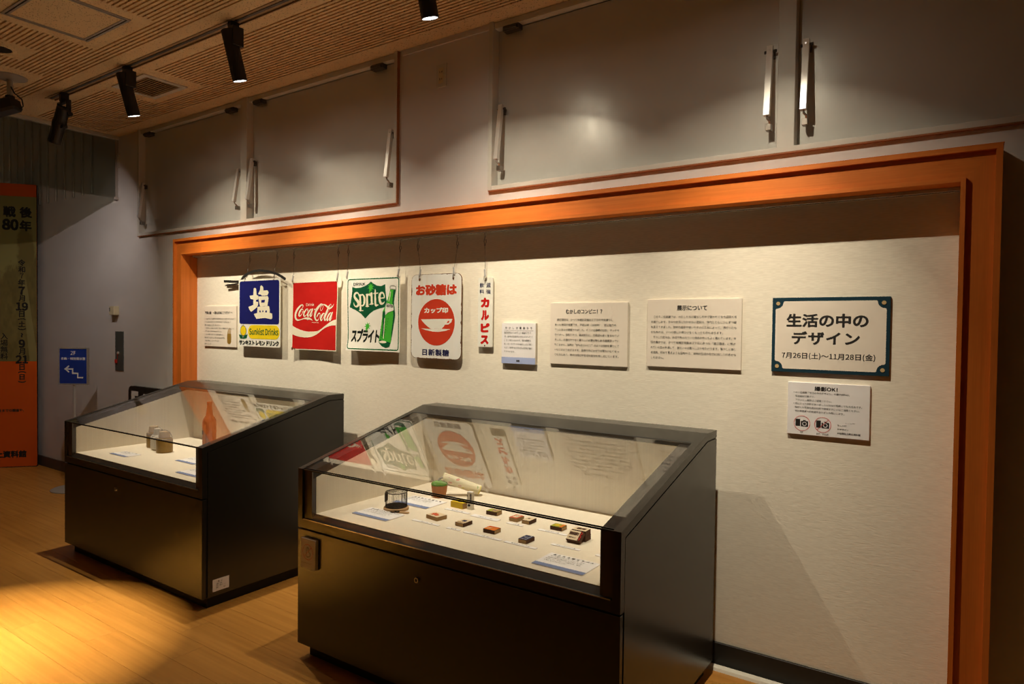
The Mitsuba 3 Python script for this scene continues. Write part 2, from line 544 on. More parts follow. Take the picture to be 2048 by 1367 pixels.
while yy < 0.2:
    ya, yb = yy, min(yy + pitch, 0.2)
    grooved = (-3.0 < ya < -0.895) or (-0.665 < ya < -0.13)
    lo, hi = ya, yb
    if yb > TRK[0] and ya < TRK[1]:
        for a, b in ((ya, min(yb, TRK[0])), (max(ya, TRK[1]), yb)):
            if b - a > 1e-4:
                strips.append(bx(XC, 5, a, b, CEIL, CEIL + G))
        yy = yb
        continue
    if not grooved:
        strips.append(bx(XC, 5, lo, hi, CEIL, CEIL + G))
    else:
        strips.append(bx(XC, 5, lo, lo + 0.0155, CEIL, CEIL + G))
        xs = sorted((a, b) for a, b, c, d in solid if c < (lo + hi) / 2 < d)
        for a, b in xs:
            strips.append(bx(a, b, lo + 0.0155, hi, CEIL, CEIL + G))
    yy = yb
strips.append(bx(XC, -2.752, TRK[0], TRK[1], CEIL, CEIL + G))
say(obj("acoustic_board", cat(strips), "ceiling_board", "ceiling"), "board with narrow grooves running along the wall", kind="stuff")
h = HATCH
ring = sbox(h[0], h[2], h[1], h[3]).difference(sbox(h[0] + 0.03, h[2] + 0.03, h[1] - 0.03, h[3] - 0.03))
inner = sbox(h[0] + 0.011, h[2] + 0.011, h[1] - 0.011, h[3] - 0.011).difference(sbox(h[0] + 0.019, h[2] + 0.019, h[1] - 0.019, h[3] - 0.019))
dn = lambda m: (m.apply_transform(np.diag([1, 1, -1, 1.0])), m.invert(), m.apply_translation([0, 0, CEIL]), m)[-1]
hk = obj("access_hatch", dn(slab(ring.difference(inner), -0.002, 0.005)), "stand_grey", "ceiling")
say(hk, "square access hatch with a thin metal frame")
obj("gap", dn(slab(inner, -0.001, 0.002)), "dark_metal", hk)
obj("hatch_board", bx(h[0] + 0.03, h[1] - 0.03, h[2] + 0.03, h[3] - 0.03, CEIL - 0.002, CEIL + 0.002), "ceiling_board", hk)

# walls
W1 = (-3.005, -0.015); W2 = (0.652, 3.66); SILL = 2.175
struct("wall_back", "grey white painted wall")
scene["wall_back"] = mikit.ply(cat(bx(-9, 5, 0, 0.15, -0.1, SILL), bx(-9, -3.35, 0, 0.15, SILL, 5.3), bx(-3.35, W1[0], 0, 0.15, SILL, CEIL + 0.1), bx(W1[1], W2[0], 0, 0.15, SILL, CEIL + 0.1), bx(W2[1], 5, 0, 0.15, SILL, CEIL + 0.1)), "wall_paint")
for k in range(13):   # upright metal ribs on the far end of the wall
    x = -6.05 + 0.185 * k
    obj("rib", tube([(x, -0.011, z) for z in (2.62, 3.2, 3.8, 4.6)], 0.009, 12), "rib_metal", "wall_back", smooth=True)
struct("wall_left"); scene["wall_left"] = mikit.ply(bx(-9.15, -9, -6.5, 0, -0.1, 5.3), "hall_paint")
struct("wall_right"); scene["wall_right"] = mikit.ply(bx(5, 5.15, -6.5, 0.15, -0.1, CEIL + 0.1), "hall_paint")
struct("wall_front"); scene["wall_front"] = mikit.ply(bx(-9, 5, -6.65, -6.5, -0.1, 5.3), "hall_paint")
struct("baseboard_back", "brown baseboard"); scene["baseboard_back"] = mikit.ply(cat(cbx(-9, -2.25, -0.012, 0.01, 0, 0.098), cbx(2.88, 5, -0.012, 0.01, 0, 0.098)), "base_brown")
struct("trim_2", "narrow strip where wall meets ceiling"); scene["trim_2"] = mikit.ply(cbx(W1[1] + 0.02, W2[0] - 0.001, -0.008, 0.01, 3.028, CEIL), "wall_paint")

# the recessed display wall with its orange wooden frame
FX0, FX1, FZ = -2.247, 2.868, 2.089         # outer left, outer right, top
IX0, IX1, IZ = -2.130, 2.752, 1.9694       # inner edges
PF = -0.130                                # front of the frame
struct("wall_display", "cream display wall with fibrous wallpaper")
scene["wall_display"] = mikit.ply(bx(IX0 + 0.001, IX1 - 0.001, -0.003, 0.05, 0.02, IZ - 0.002), "board_paper")
struct("baseboard_display", "black baseboard under the display wall")
scene["baseboard_display"] = mikit.ply(cbx(IX0 + 0.002, IX1 - 0.002, -0.013, 0.0, 0, 0.1007), "base_black")
struct("trim_1", "orange wooden frame around the display wall")
RW, RD = 0.019, 0.016    # rims along both edges stand proud of the face
CH = PF + RD             # the sunk face


def header(z0, z1, y0, y1):
    """mitred horizontal member"""
    a, b = z0 - IZ, z1 - IZ
    P = [(IX0 - a, z0), (IX1 + a, z0), (IX1 + b, z1), (IX0 - b, z1)]
    return wallf(0, 0).map(slab(Polygon(P), -y1, -y0))


hd = obj("header", header(IZ, FZ, CH, -0.001), "wood_h", "trim_1")
obj("rim", header(FZ - RW, FZ, PF, CH - 0.0), "wood_h", hd)
obj("rim", header(IZ, IZ + RW * 0.8, PF, CH), "wood_h", hd)
for side in (0, 1):
    xo, xi = (FX0, IX0) if side == 0 else (FX1, IX1)
    s = 1 if side else -1
    def member(a, b, y0, y1):
        P = [(xi + s * a, 0.0), (xi + s * b, 0.0), (xi + s * b, IZ + b), (xi + s * a, IZ + a)]
        return wallf(0, 0).map(slab(Polygon(P).buffer(0), -y1, -y0))
    w = abs(xo - xi)
    st = obj("stile", member(0, w, CH, -0.001), "wood_v", "trim_1")
    obj("rim", member(w - RW, w, PF, CH), "wood_v", st)
    obj("rim", member(0, RW * 0.8, PF, CH), "wood_v", st)

# picture rail under the header
rl = thing("picture_rail", "grey metal picture rail under the orange header", "rail")
obj("channel", cat(cbx(IX0 + 0.003, IX1 - 0.003, -0.044, -0.0035, 1.9555, IZ - 0.0005, 0.001)), "frame_paint", rl)
obj("slot", bx(IX0 + 0.004, IX1 - 0.004, -0.034, -0.026, 1.9545, 1.957), "dark_metal", rl)

# windows: steel panels in grey frames with opening stays
def stay(par, x, zt, zb, lean):
    """a friction stay: square tube on pivots"""
    yt, yb_ = 0.022, -0.018
    d = np.array([lean, yb_ - yt, zb - zt]); L = np.linalg.norm(d); d /= L
    b = trimesh.creation.box([0.024, 0.02, L]); 
    zax = d; yax = np.array([0, 1.0, 0]) - zax * zax[1]; yax /= np.linalg.norm(yax); xax = np.cross(yax, zax)
    M = np.eye(4); M[:3, 0], M[:3, 1], M[:3, 2] = xax, yax, zax; M[:3, 3] = np.array([x, (yt + yb_) / 2 - 0.016, (zt + zb) / 2])
    b.apply_transform(M)
    k = obj("stay", b, "steel", par)
    obj("pivot", cat(cbx(x - 0.014 - lean / 2, x + 0.014 - lean / 2, yt - 0.012, 0.036, zt - 0.045, zt - 0.015), cyl((x - 0.024 - lean / 2, yt - 0.012, zt - 0.02), (x + 0.024 - lean / 2, yt - 0.012, zt - 0.02), 0.006, 10)), "dark_metal", k)
    obj("rivet", cyl((x - lean / 2, yt - 0.027, zt - 0.018), (x - lean / 2, yt - 0.032, zt - 0.0185), 0.004, 10), "chrome", k)
    xb = x + lean / 2
    obj("foot", cat(tube([(xb, yb_ - 0.012, zb + 0.005), (xb + 0.002, yb_ - 0.012, zb - 0.012), (xb + 0.010, yb_ - 0.008, zb - 0.020), (xb + 0.010, yb_ + 0.005, zb - 0.032)], 0.0045, 8), cbx(xb - 0.008, xb + 0.014, yb_ - 0.002, yb_ + 0.03, zb - 0.055, zb - 0.028, 0.001)), "wire_steel", k, smooth=30)


def window(key, x0, x1, mull, stays, label):
    struct(key, label)
    fx = obj("frame", cat(cbx(x0, x0 + 0.026, -0.02, 0.06, SILL, CEIL - 0.001), cbx(x1 - 0.026, x1, -0.02, 0.06, SILL, CEIL - 0.001), cbx(x0 + 0.02, x1 - 0.02, -0.0195, 0.06, SILL, SILL + 0.024)), "frame_paint", key)
    obj("mullion", cbx(mull[0], mull[1], -0.0192, 0.06, SILL + 0.02, CEIL - 0.002), "frame_paint", key)
    obj("edge_band", cat(bx(x0 + 0.003, x1, -0.0185, 0.0, SILL - 0.004, SILL + 0.001), bx(x1 - 0.001, x1 + 0.004, -0.0185, 0.0, SILL - 0.004, CEIL - 0.003)), "edge_wood", key)
    obj("head_rail", cat(cbx(x0 + 0.026, mull[0], -0.005, 0.05, CEIL - 0.035, CEIL - 0.002), cbx(mull[1], x1 - 0.026, -0.005, 0.05, CEIL - 0.035, CEIL - 0.002)), "frame_paint", key)
    for a, b in ((x0 + 0.027, mull[0] - 0.001), (mull[1] + 0.001, x1 - 0.027)):
        # pressed sheet, very slightly dished
        nx, nz = 24, 14
        X, Z = np.meshgrid(np.linspace(a, b, nx), np.linspace(SILL + 0.026, CEIL - 0.04, nz))
        Y = 0.035 + 0.0011 * np.sin((X - a) / (b - a) * 9.0) * np.sin((Z - 2.2) * 7.0 + a)
        v = np.stack([X, Y, Z], -1).reshape(-1, 3)
        i, j = np.meshgrid(np.arange(nz - 1), np.arange(nx - 1), indexing="ij")
        q = np.stack([i * nx + j, i * nx + j + 1, (i + 1) * nx + j + 1, (i + 1) * nx + j], -1).reshape(-1, 4)
        pk = obj("steel_sheet", cat(trimesh.Trimesh(v, np.vstack([q[:, [0, 1, 2]], q[:, [0, 2, 3]]]), process=False)), "steel_panel", key, smooth=True)
        for hx in (a + 0.10, b - 0.16):
            obj("hinge", cat(cbx(hx - 0.05, hx + 0.05, -0.004, 0.036, CEIL - 0.062, CEIL - 0.022), cyl((hx - 0.04, -0.008, CEIL - 0.05), (hx + 0.04, -0.008, CEIL - 0.05), 0.009, 12)), "dark_metal", pk)
    for s in stays:
        stay(key, *s)


window("window_1", W1[0], W1[1], (-1.554, -1.480), [(-2.955, 2.618, 2.325, 0.004), (-1.61, 2.571, 2.33, 0.004), (-1.452, 2.625, 2.33, -0.004), (-0.085, 2.619, 2.33, 0.002)], "left pair of grey steel ventilation panels in a grey frame")
window("window_2", W2[0], W2[1], (2.119, 2.187), [(0.718, 2.623, 2.33, 0.0), (2.082, 2.624, 2.33, 0.0), (2.222, 2.621, 2.33, 0.0)], "right pair of grey steel ventilation panels in a grey frame")

# the glass smoke curtain hanging from the ceiling
gc = thing("smoke_curtain", "clear glass smoke curtain hanging from the ceiling at the far left", "glass panel")
XG, ZG = -3.37, 2.528
obj("pane", trimesh.Trimesh([[XG, -6.4, ZG], [XG, -0.024, ZG], [XG, -0.024, CEIL - 0.02], [XG, -6.4, CEIL - 0.02]], [[0, 1, 2], [0, 2, 3]]), "smoked_glass", gc)
obj("head_channel", cbx(XG - 0.025, XG + 0.025, -6.4, -0.001, CEIL - 0.028, CEIL - 0.0005), "frame_paint", gc)
obj("edge_channel", cat(cbx(XG - 0.003, XG + 0.003, -0.024, -0.0005, ZG, CEIL - 0.028, 0.001), cbx(XG - 0.012, XG + 0.012, -0.035, -0.0005, ZG - 0.012, ZG + 0.012, 0.001)), "stand_grey", gc)

# ------------------------------------------------------------------ ceiling fittings
tk = thing("lighting_track", "long lighting track let into the ceiling along the wall", "lighting track")
obj("channel", cat(bx(-2.75, 4.99, TRK[0] + 0.0005, TRK[0] + 0.006, CEIL - 0.004, CEIL + 0.008), bx(-2.75, 4.99, TRK[1] - 0.006, TRK[1] - 0.0005, CEIL - 0.004, CEIL + 0.008), bx(-2.75, 4.99, TRK[0] + 0.0005, TRK[1] - 0.0005, CEIL + 0.004, CEIL + 0.0085)), "track_bronze", tk)
obj("slot", bx(-2.74, 4.98, -0.768, -0.752, CEIL + 0.001, CEIL + 0.0045), "dark_metal", tk)

LENS = {"type": "area", "sampling_weight": 0.04, "radiance": {"type": "rgb", "value": [9.0, 8.6, 7.8]}}


def track_lamp(x, label, lens=True, tilt=16.0, beams=None, group="lit track spotlights"):
    t = thing("track_spotlight", label, "spotlight", group)
    a = math.radians(tilt)
    ax = np.array([0.0, math.sin(a), -math.cos(a)])            # the way it shines
    L = np.array([x, LENS_Y, LENS_Z])                          # centre of the lens
    topc = L - ax * 0.26
    r = 0.0375
    n = 32
    body = lathe([(0, 0), (r - 0.004, 0), (r, 0.004), (r, 0.262), (r - 0.003, 0.262), (r - 0.003, 0.250), (0, 0.250)], n)
    zax = ax; xax = np.array([1.0, 0, 0]); yax = np.cross(zax, xax)
    M = np.eye(4); M[:3, 0], M[:3, 1], M[:3, 2], M[:3, 3] = xax, yax, zax, topc
    body.apply_transform(M)
    obj("body", body, "lamp_black", t, smooth=35)
    obj("adapter", cat(cbx(x - 0.014, x + 0.014, -0.786, -0.734, CEIL - 0.055, CEIL + 0.003)), "lamp_black", t)
    # the flat bracket that holds the tube from one side
    obj("bracket", cat(cbx(x + 0.020, x + 0.046, -0.792, -0.728, 2.93, CEIL - 0.030), cbx(x - 0.012, x + 0.04, -0.784, -0.736, CEIL - 0.052, CEIL - 0.030), cyl((x + 0.030, topc[1] + 0.02, 2.945), (x + 0.047, topc[1] + 0.02, 2.945), 0.016, 16)), "lamp_black", t)
    if lens:
        disk = cyl(L + ax * 0.0005, L + ax * 0.0015, r - 0.004, n)
        disk = trimesh.Trimesh(disk.vertices, disk.faces[n * 3:], process=False)
        key = obj("lens", disk, "sign_white", t)
        scene[key]["emitter"] = LENS
        for k in range(3):
            q = L + ax * 0.004 + 0.012 * (math.cos(2.1 * k) * np.array([1, 0, 0]) + math.sin(2.1 * k) * yax)
            aim = np.array([0.0, math.sin(math.radians(AIM)), -math.cos(math.radians(AIM))])
            spot(f"{t}_light_{k}", q, q + aim, *(beams or (MAIN, SPILL, STRAY))[k], sw=(2.0, 1.2, 0.6)[k])
    return t


track_lamp(TRACK_X[0], "black cylinder track spotlight with lit lens, hanging in front of the ceiling vent")
track_lamp(TRACK_X[1], "black cylinder track spotlight with lit lens, second lit one from the left")
track_lamp(TRACK_X[2], "black cylinder track spotlight cut off by the top edge of the photo")
track_lamp(TRACK_X[3], "black cylinder track spotlight above the title plaque", tilt=13.0, beams=((7.6, 29.0, 7.0), (4.6, 52.0, 8.0), STRAY))

# the odd lamp at the left end: a snooted spot in a yoke
t = thing("yoke_spotlight", "black spotlight in a square yoke at the left end of the track", "spotlight")
top0, bot0 = np.array([-2.455, -0.79, 2.945]), np.array([-2.585, -0.80, 2.715])
ax0 = (bot0 - top0) / np.linalg.norm(bot0 - top0)
bd = lathe([(0, 0), (0.030, 0), (0.040, 0.012), (0.041, 0.10), (0.044, 0.11), (0.044, 0.14), (0.040, 0.15), (0.040, 0.262), (0.036, 0.262), (0.036, 0.20), (0, 0.20)], 28)
xax = np.array([0, 1.0, 0]); xax -= ax0 * (xax @ ax0); xax /= np.linalg.norm(xax)
M = np.eye(4); M[:3, 0], M[:3, 1], M[:3, 2], M[:3, 3] = xax, np.cross(ax0, xax), ax0, top0
bd.apply_transform(M)
obj("body", bd, "lamp_black", t, smooth=35)
obj("adapter", cbx(-2.541, -2.509, -0.786, -0.734, CEIL - 0.06, CEIL + 0.003), "lamp_black", t)
mid = (top0 + bot0) / 2 + np.array([0.01, 0, 0.02])
obj("yoke", cat(cbx(-2.60, -2.45, -0.775, -0.745, 2.990, 3.004), cbx(-2.604, -2.590, -0.775, -0.745, 2.865, 3.004), cbx(-2.604, -2.52, -0.775, -0.745, 2.865, 2.878), cbx(-2.46, -2.448, -0.775, -0.745, 2.90, 3.004)), "lamp_black", t)
obj("knob", cat(cyl((-2.47, -0.76, 2.90), (-2.425, -0.76, 2.90), 0.016, 16), cbx(-2.52, -2.445, -0.80, -0.77, 2.80, 2.822)), "lamp_black", t)
spot("yoke_spotlight_light", bot0 + ax0 * 0.05, (-4.5, -0.30, 1.3), 3.6, 54, 8, np.array([1.0, 0.89, 0.80]))

v = thing("ceiling_vent", "square ceiling vent grille with narrow slats behind the second spotlight", "vent")
x0, x1, y0, y1 = VENT
obj("frame", dn(slab(sbox(x0, y0, x1, y1).difference(sbox(x0 + 0.035, y0 + 0.035, x1 - 0.035, y1 - 0.035)), -0.001, 0.008)), "frame_paint", v)
obj("backing", bx(x0 + 0.03, x1 - 0.03, y0 + 0.03, y1 - 0.03, CEIL - 0.0012, CEIL + 0.004), "track_bronze", v)
for k in range(11):
    y = y0 + 0.046 + k * (y1 - y0 - 0.092) / 10
    sl = trimesh.creation.box([x1 - x0 - 0.07, 0.019, 0.0016]); sl.apply_transform(trimesh.transformations.rotation_matrix(0.32, [1, 0, 0])); sl.apply_translation([(x0 + x1) / 2, y, CEIL - 0.0055])
    obj("slat", sl, "track_bronze", v)
d = thing("downlight", "round dark recessed downlight at the left edge of the ceiling", "downlight")
obj("trim_ring", lathe([(0.062, 0), (0.085, 0), (0.083, -0.005), (0.066, -0.004), (0.062, 0)], 40, (-1.99, -1.32, CEIL)), "ceiling_board", d, smooth=30)
obj("hole", cyl((-1.99, -1.32, CEIL - 0.001), (-1.99, -1.32, CEIL + 0.004), 0.063, 40), "lamp_black", d)
c = thing("security_camera", "dark security camera on a short pole under the ceiling at the far left", "camera")
cx_, cy_ = -2.475, -1.10
obj("ceiling_plate", lathe([(0, 0), (0.098, 0), (0.096, -0.006), (0.06, -0.018), (0, -0.02)], 40, (cx_, cy_, CEIL)), "stand_grey", c, smooth=30)
obj("pole", cyl((cx_, cy_, CEIL - 0.015), (cx_, cy_, 2.93), 0.017, 20), "stand_grey", c, smooth=30)
hs = cbx(-0.052, 0.052, -0.13, 0.05, -0.042, 0.042, 0.014); hs.apply_transform(trimesh.transformations.rotation_matrix(0.3, [1, 0, 0])); hs.apply_transform(trimesh.transformations.rotation_matrix(-0.9, [0, 0, 1])); hs.apply_translation([cx_, cy_, 2.872])
obj("housing", hs, "lamp_black", c)
obj("swivel", cat(cyl((cx_, cy_, 2.935), (cx_, cy_, 2.905), 0.026, 20)), "lamp_black", c)
obj("cable", tube([(cx_ + 0.02, cy_, 2.99), (cx_ + 0.04, cy_ + 0.01, 2.95), (cx_ + 0.075, cy_ + 0.04, 2.91), (cx_ + 0.07, cy_ + 0.05, 2.87), (cx_ + 0.045, cy_ + 0.04, 2.85)], 0.004, 8), "lamp_black", c, smooth=True)

# ------------------------------------------------------------------ wall fittings
def outlet(x0, x1, z0, z1, label):
    o = thing("wall_outlet", label, "outlet")
    obj("plate", cbx(x0, x1, -0.007, 0.001, z0, z1), "frame_paint", o)
    cx, cz = (x0 + x1) / 2, (z0 + z1) / 2
    f = wallf(cx, cz, -0.007)
    obj("insert", f.map(slab(rrect(-0.016, -0.042, 0.016, 0.042, 0.003), 0, 0.0025)), "plate_beige", o)
    for a in (-0.007, 0.007):
        for b in (0.02, -0.02):
            obj("slot", f.map(flat(sbox(a - 0.0022, b - 0.005, a + 0.0022, b + 0.005), 0.0032)), "ink", o)


outlet(0.275, 0.350, 2.79, 2.918, "metal double wall outlet high up between the two windows")
outlet(-3.42, -3.345, 2.79, 2.925, "wall outlet beside the glass smoke curtain at the far left")
s = thing("wall_sensor", "small beige box on the grey wall above the steel control plate", "sensor")
obj("housing", cbx(-3.438, -3.352, -0.045, 0, 1.515, 1.592, 0.004), "plate_beige", s)
obj("window", cbx(-3.4375, -3.4395, -0.040, -0.02, 1.53, 1.575, 0.0005), "plate_dark", s)
obj("front_slot", wallf(-3.438, 1.515, -0.045).map(flat(sbox(0.008, 0.03, 0.02, 0.065), 0.001)), "plate_dark", s)
s = thing("control_plate", "tall dark steel control plate on the grey wall with a red key tag", "control panel")
obj("plate", cbx(-3.411, -3.268, -0.006, 0, 1.03, 1.373), "plate_dark", s)
obj("key_switch", cyl((-3.35, -0.006, 1.185), (-3.35, -0.016, 1.185), 0.012, 16), "steel", s)
obj("key_tag", cat(cbx(-3.402, -3.36, -0.016, -0.011, 1.095, 1.128), tube([(-3.36, -0.013, 1.125), (-3.352, -0.015, 1.15), (-3.35, -0.017, 1.18)], 0.002, 6)), "ink_red", s)
s = thing("arrow_sign", "black rounded sign box with white arrow half hidden behind the left display case", "sign")
f = wallf(-3.125, 0.66, -0.002)
g = rrect(0, 0, 0.56, 0.255, 0.05)
obj("box", f.map(slab(g, 0.0, 0.03)), "base_black", s)
obj("arrow", f.map(flat(unary_union([Polygon([(0.05, 0.03), (0.085, 0.03), (0.085, 0.14), (0.135, 0.05), (0.165, 0.075), (0.105, 0.175), (0.165, 0.175), (0.165, 0.215), (0.05, 0.215)]), sbox(0.25, 0.155, 0.33, 0.20), sbox(0.26, 0.03, 0.30, 0.155)]), 0.031)), "sign_white", s)

